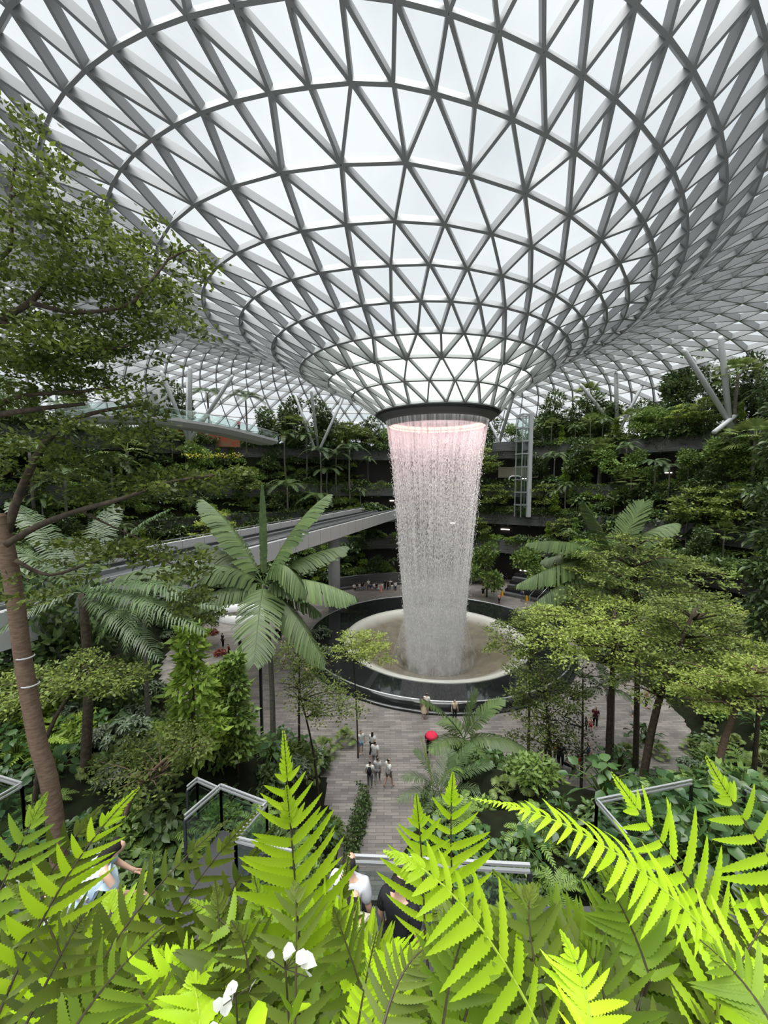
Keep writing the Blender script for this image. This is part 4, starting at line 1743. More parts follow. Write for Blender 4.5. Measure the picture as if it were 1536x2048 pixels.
# terraces: plants along the planters, counted outward from the waterfall
rnd = random.Random(11)
TALL = [(FP[0], 'feather palm', 'palm', 0.8), (FP[2], 'low feather palm', 'palm', 0.9), (RT[1], 'mid-green round tree', 'tree', 0.9), (RT[0], 'dark round tree', 'tree', 0.95),
        (CT[0], 'slender mid-green tree', 'tree', 0.9), (TT[0], 'olive tiered tree', 'tree', 0.9), (CT[1], 'light slender tree', 'tree', 0.9), (FAN[0], 'fan palm', 'palm', 0.85)]
LOW = [(SH[0], 'dark leafy shrub', 1.0), (SH[1], 'mid-green leafy shrub', 1.0), (SH[3], 'broad-leaved dark shrub', 1.0), (GF, 'arching ground fern', 1.0), (SH[0], 'dark leafy shrub', 1.15), (SH[2], 'light green leafy shrub', 0.9)]
LVL = ['lowest terrace', 'second terrace', 'third terrace', 'top terrace']
spots = []
for li, (R, z) in enumerate(LEVELS):
    a = math.radians(4)
    while a < math.radians(182):
        p = tpos(R + 1.2, a, z + 0.55)
        q = project(p)
        a += rnd.uniform(1.1, 1.7) / R
        if q is None or not (-40 < q[0] < 1580):
            continue
        if bank_z(p.x, p.y) is not None:
            continue
        mid = 770 < q[0] < 955
        if mid and rnd.random() < 0.5:
            continue
        spots.append(('low', li, p, q))
    a = math.radians(4)
    while a < math.radians(182):
        p = tpos(R + rnd.uniform(0.9, 1.9), a, z + 0.55)
        q = project(p)
        a += rnd.uniform(1.7, 2.9) / R
        if q is None or not (-40 < q[0] < 1580) or 740 < q[0] < 1075:
            continue
        if bank_z(p.x, p.y) is not None:
            continue
        if li == 3 and 180 < q[0] < 560:
            continue
        if li == 2 and 270 < q[0] < 545:
            continue
        spots.append(('tall', li, p, q))
    if li == 3:
        for k in range(95):
            a = math.radians(rnd.uniform(4, 182))
            p = tpos(R + rnd.uniform(3, 17), a, z)
            q = project(p)
            if q is None or not (-40 < q[0] < 1580) or 180 < q[0] < 545:
                continue
            spots.append(('back', li, p, q))
# foot of the first terrace
a = math.radians(4)
while a < math.radians(180):
    p = tpos(43.6 + rnd.uniform(-1.2, 0.6), a, 0)
    q = project(p)
    a += rnd.uniform(1.3, 2.6) / 44
    if q is None or not (-40 < q[0] < 1580) or 800 < q[0] < 935 or 975 < q[0] < 1035 or ground(p.x, p.y) > 5:
        continue
    p.z = ground(p.x, p.y)
    spots.append(('foot', 0, p, q))
counts = {}
spots.sort(key=lambda s: abs(s[3][0] - 872))
for kind, li, p, q in spots:
    side = 'left' if q[0] < 872 else 'right'
    if kind == 'low':
        pr, nm, sc = rnd.choice(LOW)
        plant(pr, p, rnd.uniform(0, 6.28), sc * rnd.uniform(1.15, 1.85), '%s in the planter of the %s, %s of the waterfall' % (nm, LVL[li], side), 'shrub', '%ss on the %s, %s side' % (nm, LVL[li], side))
        continue
    if kind == 'foot':
        pr, nm, cat, sc = rnd.choice(TALL[:6] + [(SH[0], 'dark leafy shrub', 'shrub', 1.3), (BL, 'big-leaved plant', 'plant', 1.3)])
        where = 'below the lowest terrace'
        sc *= rnd.uniform(0.8, 1.1)
    else:
        pr, nm, cat, sc = rnd.choice(TALL if kind == 'tall' else [TALL[3], TALL[3], TALL[2], TALL[0], TALL[5]])
        where = 'on the ' + LVL[li] if kind == 'tall' else 'behind the top terrace rim'
        hmax = {0: 1.15, 1: 1.25, 2: 1.4, 3: 1.05}[li] * (1.15 if q[0] > 1150 else 0.85 if 250 < q[0] < 600 else 1.0)
        sc *= hmax * rnd.uniform(0.85, 1.15) * (1.35 if kind == 'back' else 1)
    key = (nm, where, side)
    k = counts.get(key, 0)
    counts[key] = k + 1
    plant(pr, p, rnd.uniform(0, 6.28), sc, '%s %s, %s %s from the waterfall' % (nm, where, ordinal(k), side), cat, '%ss %s, %s side' % (nm, where, side))

# the planted banks themselves
PALMPX = [b[2] for b in BG if b[6] == 'palm' and b[4] > 58]
rnd = random.Random(77)
for bi, (b0, b1, prof) in enumerate(BANKS):
    side = ('left', 'right')[bi]
    done = []
    bk = {}
    tries = 0
    while tries < 9000 and len(done) < (420, 260)[bi]:
        tries += 1
        a = rnd.uniform(b0, b1)
        rr = rnd.uniform(prof[0][0] + 0.4, prof[-1][0] - 0.3)
        p = tpos(rr, a, 0)
        p.z = max(bank_z(p.x, p.y) or 0, ground(p.x, p.y))
        q = project(p)
        if q is None or not (-50 < q[0] < 1590) or q[1] > 1300:
            continue
        sep = rnd.uniform(1.5, 2.3)
        if any((p - d).length < sep for d in done):
            continue
        done.append(p.copy())
        tall = rnd.random() < 0.27 and not any(abs(q[0] - x) < 22 for x in PALMPX)
        if tall:
            pr, nm, cat, sc = rnd.choice(TALL)
            sc *= rnd.uniform(0.75, 1.15)
            k = bk.get(nm, 0)
            bk[nm] = k + 1
            plant(pr, p, rnd.uniform(0, 6.28), sc, '%s growing among shrubs on the steep %s bank behind the plaza' % (nm, side), cat, '%ss on the %s bank' % (nm, side))
        else:
            pr, nm, sc = rnd.choice(LOW)
            plant(pr, p, rnd.uniform(0, 6.28), sc * rnd.uniform(1.1, 1.75), '%s on the steep planted %s bank behind the plaza' % (nm, side), 'fern' if 'fern' in nm else 'shrub', '%ss on the %s bank' % (nm, side))

# creepers that hang over each parapet
for li, (R, z) in enumerate(LEVELS):
    rng = NR(40 + li)
    n_ = 15000
    a = rng.uniform(math.radians(5), math.radians(178), n_)
    keep = (np.sin(a * 23 + li) + 0.6 * np.sin(a * 57 + 2 * li)) > -0.9
    a = a[keep]
    dz = rng.exponential(0.75, len(a)) * (0.6 + 0.8 * (np.sin(a * 41 + li) > 0))
    P = np.stack([TC.x + (R - 0.12 + rng.uniform(-0.15, 0.3, len(a))) * np.cos(a), TC.y + (R - 0.12 + rng.uniform(-0.15, 0.3, len(a))) * np.sin(a), z + 1.1 - np.minimum(dz, 3.2)], 1)
    d = np.stack([-np.cos(a), -np.sin(a), np.full(len(a), -0.8)], 1)
    V, F = leaf_quads(P, 0.32, rng, 2.0, 0.5, d, 0.6)
    o = obj_np('trailing_creeper', V, F, [L_MID, L_DARK, L_MID, L_DARK][li])
    tag(o, 'trailing green creeper hanging over the parapet of the %s' % LVL[li], 'creeper', None, 'stuff')
# yellow flowering strip on the left
rng = NR(50)
p0, p1 = at(365, 910, 66), at(485, 912, 72)
t = rng.random(240)
P = np.array(p0)[None] * (1 - t)[:, None] + np.array(p1)[None] * t[:, None] + rng.normal(0, 1, (240, 3)) * np.array([0.3, 0.5, 0.25])
V, F = leaf_quads(P, 0.3, rng, 1.5)
o = obj_np('yellow_flowers', V, F, L_YEL)
tag(o, 'strip of small yellow flowers along the left terrace', 'flowers', None, 'stuff')

# ------------------------------------------------------------------ palms with broad fronds, placed one by one
crown = at(527, 1168, 22)
bx = at(545, 1430, 21.5)
hero_palm((bx.x, bx.y, ground(bx.x, bx.y)), crown, [
    (at(408, 1000, 23.5), 1.3, 0.5), (at(655, 990, 23.5), 1.5, 0.5), (at(524, 972, 22.5), 0.3, 0.1, 0.22), (at(240, 1152, 20.5), 1.7, 0.9, 1.0),
    (at(362, 1135, 20.5), 1.1, 0.9), (at(398, 1085, 24), 0.9, 0.7, 0.8), (at(392, 1200, 20), 0.6, 0.9, 0.9), (at(708, 1192, 20.5), 1.1, 1.0),
    (at(690, 1092, 23.0), 0.9, 0.6), (at(612, 1185, 20.5), 2.6, 0.9, 0.9), (at(508, 1325, 17.6), 0.6, 0.35, 1.15, 0.1), (at(650, 1325, 19.0), 1.0, 0.8, 0.9), (at(640, 1225, 22), 0.8, 0.9, 0.7)],
    1.35, 'big palm with broad grey-green drooping fronds left of the pool', fwd=0.75, width=1.25, tipw=0.9, fold=-0.35)
crown = at(165, 1185, 15)
bx = at(172, 1600, 14.5)
hero_palm((bx.x, bx.y, ground(bx.x, bx.y)), crown, [
    (at(335, 1020, 16), 1.0, 0.8), (at(440, 1215, 13.8), 1.3, 1.0), (at(408, 1262, 13), 1.0, 1.1), (at(318, 1315, 13), 0.7, 0.9), (at(-30, 1285, 13.5), 0.8, 1.0),
    (at(-40, 1090, 15), 1.1, 0.9), (at(125, 1075, 17), 1.3, 0.8), (at(20, 1005, 17), 1.2, 0.8), (at(230, 1010, 18), 1.0, 0.8), (at(60, 1200, 12.5), 0.6, 1.0, 0.9)],
    0.85, 'dark palm with long drooping fronds behind the leaning left trunk', L_PALMD, (0.19, 0.15), fwd=0.5, width=0.72, bark=M_DBARK)
crown = at(1228, 1120, 29)
bx = at(1228, 1400, 29)
hero_palm((bx.x, bx.y, ground(bx.x, bx.y)), crown, [
    (at(1172, 1008, 29), 0.8, 0.4), (at(1288, 1005, 29.5), 0.6, 0.25, 1.3, 0.2), (at(1352, 1046, 28.5), 1.3, 0.9), (at(1055, 1086, 28), 1.3, 0.8), (at(1036, 1168, 27), 1.3, 1.0),
    (at(1085, 1120, 30), 1.1, 0.8), (at(1045, 1225, 26), 1.0, 1.0), (at(1120, 1098, 31), 1.2, 0.7), (at(1370, 1130, 28), 1.1, 0.9), (at(1345, 1210, 26), 1.0, 0.9), (at(1130, 1260, 25.5), 0.8, 1.0)],
    1.35, 'big palm with broad fronds rising behind the tiered trees on the right', fwd=0.75, width=1.25, tipw=0.9, fold=-0.35)
crown = at(928, 1478, 23)
bx = at(935, 1560, 22.8)
hero_palm((bx.x, bx.y, ground(bx.x, bx.y)), crown, [
    (at(842, 1402, 22), 0.9, 0.7), (at(955, 1385, 23), 0.4, 0.3), (at(1005, 1400, 23.5), 0.7, 0.5), (at(1052, 1500, 22), 0.8, 0.9), (at(1030, 1560, 21), 0.7, 0.9),
    (at(860, 1500, 21), 0.7, 0.8), (at(885, 1440, 24), 0.6, 0.6), (at(905, 1540, 20.5), 0.5, 0.8), (at(980, 1545, 20.5), 0.5, 0.8)],
    1.0, 'young broad-leaved palm beside the central path, before the pool', L_PALM, (0.1, 0.08), n=32, fwd=0.7, width=1.1, tipw=0.7)
crown = at(880, 1585, 19.5)
bx = at(884, 1640, 19.3)
hero_palm((bx.x, bx.y, ground(bx.x, bx.y)), crown, [
    (at(805, 1555, 18.8), 0.8, 0.6), (at(795, 1600, 18), 0.6, 0.7), (at(850, 1640, 17.6), 0.4, 0.7), (at(985, 1530, 19), 0.8, 0.5), (at(1000, 1590, 18.5), 0.7, 0.7),
    (at(960, 1650, 17.5), 0.5, 0.7), (at(830, 1500, 20), 0.6, 0.4), (at(945, 1490, 20.2), 0.5, 0.4), (at(900, 1500, 20.6), 0.3, 0.3)],
    0.72, 'bushy feather palm at the right edge of the central path', L_PALMD, (0.08, 0.07), n=30, fwd=0.8, width=0.7)
# its upright unopened spear
sp = empty('young_palm', (at(862, 1590, 19).x, 19, ground(at(862, 1590, 19).x, 19)), 0, 'narrow palm with one upright yellow-green new frond by the path', 'palm')
b0 = at(868, 1590, 19)
V, F = frond_mesh(b0, at(860, 1540, 19), at(842, 1475, 19.2), 0.3, 34, NR(3), 0.2, 0.9, 1.6)
obj_np('frond', rel_v(V, sp.location), F, L_LIGHT, sp)
V, F = frond_mesh(b0, at(900, 1520, 18.8), at(925, 1545, 18.5), 0.3, 26, NR(4), 0.2, 0.8, 1.3)
obj_np('frond', rel_v(V, sp.location), F, L_MID, sp)
m = MB()
m.tube([(0, 0, -0.2), tuple(b0 - sp.location)], 0.05, 7)
m.build('stem', M_DBARK, sp)
crown = at(1215, 1385, 31)
bx = at(1215, 1440, 31)
hero_palm((bx.x, bx.y, ground(bx.x, bx.y)), crown, [
    (at(1150, 1345, 31), 0.9, 0.8), (at(1280, 1340, 31), 0.9, 0.8), (at(1170, 1385, 30), 0.7, 0.9), (at(1265, 1400, 30), 0.7, 0.9), (at(1200, 1330, 32), 0.6, 0.6)],
    0.8, 'low drooping palm under the tiered trees on the right', L_PALMD, (0.1, 0.08), n=28, fwd=0.7)

# ------------------------------------------------------------------ tiered trees in the middle ground


def tt_px(label, foot, y, tiers, trunk_r, leaf, size, seed, name='tiered_tree', thick=0.16, bark=M_DBARK):
    b = at(foot[0], foot[1], y)
    b.z = ground(b.x, b.y)
    ts = []
    for (px, py, hw, n) in tiers:
        p = at(px, py, y + (0 if len(ts) % 2 else 0.5))
        ts.append((p.x - b.x, p.y - b.y, p.z - b.z, hw * y / FPX, n))
    tp = max(ts, key=lambda t: t[2])
    return tiered_tree(b, ts, label, trunk_r, leaf, size, 1.0, seed, bark, name, (tp[0] * 0.9, tp[1] * 0.9), thick=thick)


tt_px('wide tiered tree with flat olive crown in front of the right-hand palm', (1282, 1330), 27,
      [(1250, 1102, 120, 2200), (1215, 1135, 110, 1900), (1330, 1130, 115, 1900), (1260, 1165, 160, 3000), (1190, 1185, 80, 1100), (1360, 1190, 90, 1200), (1265, 1075, 70, 700)], 0.22, L_TIER, 0.24, 60, thick=0.12)
tt_px('wide tiered tree with bright flat crown, second layer on the right', (1218, 1480), 22,
      [(1230, 1220, 130, 2500), (1130, 1235, 90, 1500), (1330, 1240, 110, 1800), (1200, 1262, 150, 2800), (1110, 1275, 70, 900), (1330, 1285, 110, 1700), (1260, 1310, 80, 1000)], 0.2, L_TIERL, 0.2, 61, thick=0.11)
tt_px('tiered tree with bright small crown before the pool on the right', (1103, 1530), 23,
      [(1080, 1345, 75, 1500), (1100, 1372, 80, 1400), (1065, 1400, 55, 700), (1090, 1425, 70, 900), (1075, 1470, 60, 700)], 0.14, L_TIER, 0.19, 62, thick=0.1)
tt_px('tall tiered tree with spreading yellow-green crown at the right', (1280, 1560), 18,
      [(1400, 1215, 90, 2000), (1430, 1255, 100, 2000), (1370, 1275, 110, 2200), (1440, 1310, 90, 1700), (1330, 1340, 90, 1500), (1400, 1355, 90, 1500), (1290, 1370, 60, 800)], 0.2, L_TIER, 0.17, 63, thick=0.1)
tt_px('tiered tree with thick brown trunk near the right edge', (1426, 1520), 15,
      [(1440, 1340, 80, 1900), (1500, 1375, 70, 1500), (1400, 1385, 60, 1000), (1520, 1330, 60, 1200)], 0.16, L_TIERL, 0.15, 64, thick=0.08, bark=M_BARK)
tt_px('dark tiered tree overhanging the right rim of the pool', (1060, 1400), 28,
      [(1035, 1255, 60, 900), (1015, 1285, 55, 800), (1060, 1235, 50, 700), (1060, 1300, 50, 600)], 0.12, L_TIER, 0.22, 65, thick=0.12)
tt_px('small pale tiered tree in front of the left rim of the basin', (716, 1420), 29,
      [(728, 1280, 58, 1300), (715, 1298, 50, 900), (745, 1306, 45, 700), (700, 1268, 30, 350)], 0.07, L_TIERL, 0.2, 66, thick=0.09)
tt_px('sparse thin tree between the big palm and the central path', (640, 1470), 22,
      [(625, 1380, 70, 700), (670, 1392, 60, 600), (590, 1365, 45, 400), (640, 1405, 60, 500), (690, 1420, 40, 300)], 0.09, L_TIER, 0.18, 67, thick=0.3)
tt_px('thin dark-stemmed tree left of the sparse thin tree', (597, 1440), 24,
      [(600, 1300, 50, 600), (620, 1325, 45, 500), (580, 1320, 40, 400)], 0.09, L_TIER, 0.2, 68, thick=0.3)
tt_px('tiered tree with one flat olive crown behind the leaning left trunk', (60, 1560), 13,
      [(120, 1345, 115, 2200), (190, 1330, 70, 1100), (50, 1362, 70, 1000), (230, 1350, 60, 700)], 0.1, L_TIER, 0.15, 69, thick=0.12)
tt_px('tree with thin bare stem and loose olive crown, left middle ground', (232, 1600), 12,
      [(330, 1500, 90, 1000), (380, 1490, 50, 600), (260, 1520, 70, 700), (300, 1540, 80, 700)], 0.09, L_TIER, 0.14, 70, thick=0.25, bark=M_BARK)
tt_px('tiered tree with dense pale crown at the right edge above the trunk', (1510, 1520), 20,
      [(1490, 1255, 80, 1600), (1530, 1230, 60, 1000), (1470, 1290, 70, 1200)], 0.13, L_TIERL, 0.19, 71, thick=0.1)
tt_px('dark tree with two thin forked stems by the plaza on the right', (1163, 1560), 23.5,
      [(1130, 1435, 55, 500), (1150, 1495, 50, 450), (1165, 1340, 60, 700)], 0.1, L_DARK, 0.2, 72, thick=0.4)

# large glossy-leaved tree at the right edge
b = at(1570, 1400, 13)
gz = ground(b.x, b.y)
root = empty('glossy_tree', (b.x, b.y, gz), 0, 'dark glossy-leaved tree cut by the right edge of the view', 'tree')
trunk_mesh([(0, 0, -0.3), (0, 0, 4), (0, 0, at(1570, 960, 13).z - gz)], [0.16, 0.12, 0.05]).build('trunk', M_DBARK, root, True)
rng = NR(73)
parts = []
for px, py, r, n_ in ((1540, 990, 0.7, 420), (1548, 1070, 0.8, 460), (1530, 1140, 0.7, 420), (1548, 1205, 0.8, 460), (1535, 1250, 0.6, 320), (1560, 900, 0.7, 300), (1565, 820, 0.5, 160)):
    c = at(px, py, 13)
    P, d = blob_points(n_, (r, r, r * 0.8), rng, 0.4)
    parts.append(round_leaves(P + np.array(c - root.location), 0.22, rng, 1.9, 0.7, d, 0.5, 0.3))
V, F = join(parts)
obj_np('crown', V, F, L_DARK, root)

# ------------------------------------------------------------------ the large tree on the left
rng = NR(80)
TY = 9.0
foot = at(122, 1690, TY)
big = empty('spreading_tree', (foot.x, foot.y, ground(foot.x, foot.y)), 0, 'large leaning tree with spreading small-leaved crown filling the upper left', 'tree')
BL0 = big.location.copy()


def tp(px, py, y=TY):
    return at(px, py, y) - BL0


m = MB()
tr = [Vector((foot.x, foot.y, ground(foot.x, foot.y) - 0.4)) - BL0, tp(105, 1600), tp(75, 1480), tp(48, 1330), tp(28, 1180), tp(8, 1080), tp(-8, 1030)]
m.tube(smooth(tr, 4), list(np.interp(np.linspace(0, 1, 25), [0, 0.5, 1], [0.19, 0.17, 0.165])), 12)
m.build('trunk', M_BARK, big, True)
BR = [
    ([(10, 1075), (40, 985), (86, 892), (135, 846), (200, 823), (300, 806)], 0.10, 9.0),
    ([(10, 1090), (80, 1050), (158, 1021), (252, 995), (330, 966), (430, 950)], 0.08, 8.6),
    ([(-8, 1040), (-60, 900), (-40, 842), (60, 820), (170, 808)], 0.12, 9.2),
    ([(-40, 842), (-10, 815), (43, 792), (160, 783), (220, 775)], 0.08, 9.4),
    ([(-40, 842), (-70, 700), (0, 640), (60, 605), (110, 545), (130, 510)], 0.10, 9.1),
    ([(-70, 700), (-60, 560), (18, 500), (20, 400), (35, 300)], 0.06, 9.3),
    ([(60, 605), (150, 625), (250, 612), (290, 575), (335, 520), (345, 490)], 0.05, 8.8),
    ([(335, 520), (380, 500), (400, 520)], 0.025, 8.8),
    ([(0, 640), (100, 690), (200, 700), (260, 690)], 0.06, 9.0),
    ([(30, 1120), (100, 1150), (200, 1120), (290, 1110), (370, 1140)], 0.045, 8.4),
    ([(110, 545), (160, 480), (215, 485)], 0.03, 9.2),
    ([(20, 400), (80, 345), (130, 380)], 0.025, 9.3),
    ([(158, 1021), (240, 1060), (330, 1100)], 0.03, 8.6),
]
for pts, r, y in BR:
    m = MB()
    q = smooth([tp(px, py, y + 0.25 * math.sin(i * 1.7)) for i, (px, py) in enumerate(pts)], 4)
    m.tube(q, list(np.linspace(r, r * 0.3, len(q))), 8)
    m.build('branch', M_DBARK, big, True)
SPR = [(40, 300, 60, 55, 420), (95, 345, 70, 45, 420), (30, 400, 55, 65, 380), (125, 395, 60, 45, 330), (45, 480, 70, 50, 620), (150, 470, 80, 42, 700), (210, 492, 60, 36, 420),
       (90, 545, 110, 36, 900), (200, 560, 95, 36, 850), (345, 520, 60, 45, 520), (385, 505, 32, 35, 220), (320, 560, 50, 30, 260), (60, 612, 85, 36, 950), (190, 642, 125, 34, 1500), (300, 612, 70, 24, 420), (350, 650, 50, 14, 200),
       (90, 692, 120, 38, 1500), (220, 690, 90, 26, 700), (60, 752, 85, 34, 850), (170, 738, 85, 30, 700), (225, 770, 55, 24, 320), (20, 690, 50, 60, 500), (255, 812, 50, 18, 330), (225, 848, 85, 24, 600), (280, 885, 50, 16, 260),
       (340, 962, 115, 18, 1100), (250, 985, 90, 22, 600), (420, 945, 60, 12, 300), (120, 940, 100, 28, 620), (60, 890, 70, 26, 380), (200, 920, 70, 22, 380), (300, 1115, 110, 18, 560), (200, 1100, 95, 22, 480), (370, 1145, 60, 14, 220),
       (330, 1200, 60, 22, 240), (380, 1225, 40, 25, 200), (90, 1160, 80, 26, 320), (160, 1000, 70, 22, 320), (30, 800, 60, 30, 420)]
parts = []
for px, py, hw, hh, n_ in SPR:
    y = TY + rng.uniform(-0.7, 0.9)
    c = np.array(at(px, py, y) - BL0)
    k = y / FPX
    n_ = int(n_ * (0.95 if py < 560 else 1.15))
    ncl = max(5, n_ // 42)
    cc = np.stack([rng.uniform(-1, 1, ncl) * hw * k, rng.normal(0, 0.5, ncl), rng.uniform(-1, 1, ncl) * hh * k], 1)
    ok = (cc[:, 0] / (hw * k)) ** 2 + (cc[:, 2] / (hh * k)) ** 2 < 1.1
    cc = cc[ok] if ok.sum() > 2 else cc
    idx = rng.integers(0, len(cc), n_)
    P = cc[idx] + rng.normal(0, 1, (n_, 3)) * np.array([0.19, 0.19, 0.06])
    d = P.copy()
    d[:, 2] = 0.2
    parts.append(leaf_quads(P + c, 0.14, rng, 1.9, 0.8, d / (np.linalg.norm(d, axis=1, keepdims=True) + 1e-6), 0.9))
V, F = join(parts)
obj_np('crown', V, F, L_HERO, big)
m = MB()
for px, py in ((112, 1320), (122, 1375)):
    c = tp(px - 62, py - 5)
    m.lathe([(0.17, 0), (0.19, 0.02), (0.17, 0.04)], 14, (c.x, c.y))
    m.V = [(v[0], v[1], v[2] + c.z) if i >= len(m.V) - 42 else v for i, v in enumerate(m.V)]
m.build('tie_ring', M_CONC, big)

# ------------------------------------------------------------------ single plants of the near slopes
ONE = [
    (US, 270, 1420, 17, 1.0, 'grey-green umbrella shrub left of the slender tree', 'shrub'), (US, 300, 1370, 19, 1.1, 'grey-green umbrella shrub below the dark left palm', 'shrub'),
    (US, 320, 1440, 16, 0.9, 'grey-green umbrella shrub at the foot of the slender tree', 'shrub'), (US, 250, 1450, 15.5, 0.9, 'grey-green umbrella shrub beside the bare thin stem', 'shrub'),
    (US, 640, 1260, 33, 1.5, 'grey umbrella shrub against the left rim of the pool, upper', 'shrub'), (US, 655, 1300, 30, 1.2, 'grey umbrella shrub against the left rim of the pool, lower', 'shrub'),
    (US, 1090, 1260, 29, 1.2, 'blue-green umbrella shrub over the right rim of the pool', 'shrub'),
    (CT[1], 385, 1420, 18, 1.4, 'slender light green tree left of the big palm', 'tree'), (CT[0], 472, 1440, 17, 1.0, 'dark slender bamboo-like tree beside the big palm trunk', 'tree'),
    (CT[1], 440, 1430, 19, 0.95, 'small light bamboo-like tree between the two slender trees', 'tree'),
    (RS, 440, 1300, 26, 1.0, 'dark red-leaved shrub left of the plaza paving', 'shrub'), (RS, 425, 1260, 30, 1.0, 'dark red-leaved shrub below the stair opening', 'shrub'),
    (GFL, 60, 1480, 10.5, 1.1, 'bright tree fern at the left edge behind the trunk', 'fern'), (GFL, 130, 1440, 12, 1.0, 'bright tree fern just right of the leaning trunk', 'fern'),
    (SH[2], 120, 1400, 14, 1.2, 'light green round-leaved shrub behind the leaning trunk', 'shrub'), (SH[2], 70, 1410, 13, 1.2, 'light green shrub left of the leaning trunk', 'shrub'),
    (SH[2], 160, 1450, 13, 1.2, 'light green shrub right of the leaning trunk', 'shrub'),
    (BL, 560, 1470, 19, 1.0, 'big-leaved plant at the foot of the big palm', 'plant'), (BL, 600, 1490, 18, 1.0, 'big-leaved plant before the thin stems', 'plant'), (BL, 545, 1500, 17, 0.9, 'big-leaved plant left of the thin stems', 'plant'),
    (LOWFAN[0], 650, 1490, 18.5, 1.3, 'low fan palm beside the path, upper left', 'palm'), (LOWFAN[0], 690, 1470, 20.5, 1.2, 'low fan palm before the path crowd', 'palm'), (LOWFAN[0], 620, 1520, 17, 1.1, 'low fan palm below the thin stems', 'palm'),
    (LOWFAN[0], 1320, 1500, 14, 1.0, 'low fan palm with pale ribs on the right slope', 'palm'), (LOWFAN[0], 1385, 1490, 14.5, 1.0, 'low fan palm right of the pale ribbed one', 'palm'),
    (LOWFAN[0], 1420, 1500, 14, 0.95, 'low fan palm beside the brown trunk', 'palm'), (LOWFAN[0], 1470, 1480, 15, 0.95, 'low fan palm farthest right on the slope', 'palm'), (LOWFAN[0], 1255, 1500, 15.5, 1.1, 'dark low fan palm by the plaza edge right', 'palm'),
    (LOWFAN[0], 1010, 1575, 19, 0.9, 'low fan palm right of the young palm', 'palm'), (LOWFAN[0], 1055, 1550, 19.5, 0.9, 'low fan palm below the bright small tree', 'palm'),
    (BL, 1240, 1520, 17, 1.3, 'big-leaved plant at the plaza edge on the right', 'plant'), (BL, 1290, 1470, 18, 1.2, 'big-leaved plant under the tall tiered tree', 'plant'), (BL, 1210, 1560, 15, 1.1, 'big-leaved plant before the seated visitors', 'plant'),
    (GF, 260, 1680, 8.6, 0.8, 'dark fern behind the front ferns on the left', 'fern'), (GF, 330, 1660, 8.8, 0.8, 'dark feathery fern left of the railing platform', 'fern'), (GF, 1060, 1660, 10, 0.8, 'dark fern at the right of the path, near', 'fern'),
]
def slope_hit(px, py, h):
    """where the line of sight at px, py comes within h metres of the slope"""
    y = 7.0
    while y < 60:
        p = at(px, py, y)
        if p.z < ground(p.x, p.y) + h:
            return Vector((p.x, p.y, ground(p.x, p.y)))
        y += 0.1
    return on(px, py, 0.0)


for i, (pr, px, py, y, s, lab, cat) in enumerate(ONE):
    h = {US.name: 1.2, CT[0].name: 2.6, CT[1].name: 2.2}.get(pr.name, 0.6)
    p = slope_hit(px, py, h * s)
    plant(pr, p, i * 1.1, s, lab, cat)

# glossy big-leaved mass at the lower right: each plant its own
rnd = random.Random(21)
PH = reg(lib_big_leaf(1.0, 24, L_PHIL, 44, 0.34, 'heart_leaf_plant'))
k = 0
for (px, py, y) in ((1350, 1600, 8.5), (1420, 1590, 8.8), (1490, 1580, 9), (1380, 1650, 7.2), (1450, 1650, 7.4), (1520, 1640, 7.6), (1340, 1690, 6.4), (1410, 1710, 6.2), (1480, 1720, 6.2), (1290, 1620, 8.4), (1540, 1700, 6.4)):
    p = at(px, py, y)
    p = slope_hit(px, py, 0.5)
    plant(PH, p, rnd.uniform(0, 6), 0.95, 'glossy heart-leaved plant on the lower right slope, %s from the lower left of its mass' % ordinal(k), 'plant', 'heart-leaved plants at the lower right')
    k += 1

# the rest of the slopes: shrubs scattered over the ground
rnd = random.Random(31)
FILL = [(SH[0], 'dark leafy shrub', 1.0), (SH[1], 'mid-green leafy shrub', 1.0), (SH[3], 'broad-leaved dark shrub', 0.95), (GF, 'arching ground fern', 0.9), (BL, 'big-leaved plant', 0.85), (US, 'umbrella shrub', 0.8), (LOWFAN[0], 'low fan palm', 0.9)]
placed = []
tries = 0
while tries < 20000 and len(placed) < 560:
    tries += 1
    y = 7.0 + 50 * rnd.random() ** 1.4
    x = rnd.uniform(-1.05, 1.05) * y
    z = ground(x, y)
    if z < 0.35 or abs(x) > 36 or z > 13.5:
        continue
    if math.hypot(x - TC.x, y - TC.y) > 43.5:
        continue
    q = project((x, y, z + 0.8))
    if q is None or not (-60 < q[0] < 1600) or q[1] > 1900:
        continue
    if y < 32 and path_l(y) - 0.5 < x < path_r(y) + 0.5:
        continue
    q = project((x, y, z + 1.3))
    if (1080 < q[0] < 1300 and 1375 < q[1] < 1550) or (660 < q[0] < 835 and 1425 < q[1] < 1520) or (425 < q[0] < 640 and 1235 < q[1] < 1420) or (800 < q[0] < 1050 and 1400 < q[1] < 1600 and rnd.random() < 0.8):
        continue
    sep = 0.78 + y * 0.035
    if any((x - a) ** 2 + (y - b) ** 2 < sep * sep for a, b in placed):
        continue
    placed.append((x, y))
    pr, nm, sc = rnd.choice(FILL[:5] if y < 13 else FILL)
    side = 'left' if x < path_x(y) else 'right'
    far = 'beside the plaza' if y > 26 else 'halfway down' if y > 15 else 'near the walkway'
    plant(pr, (x, y, z - 0.05), rnd.uniform(0, 6.28), sc * rnd.uniform(0.8, 1.2) * (1 if y > 14 else 0.75), '%s on the %s slope %s' % (nm, side, far), 'palm' if 'palm' in nm else 'fern' if 'fern' in nm else 'shrub', '%ss on the %s slope %s' % (nm, side, far))

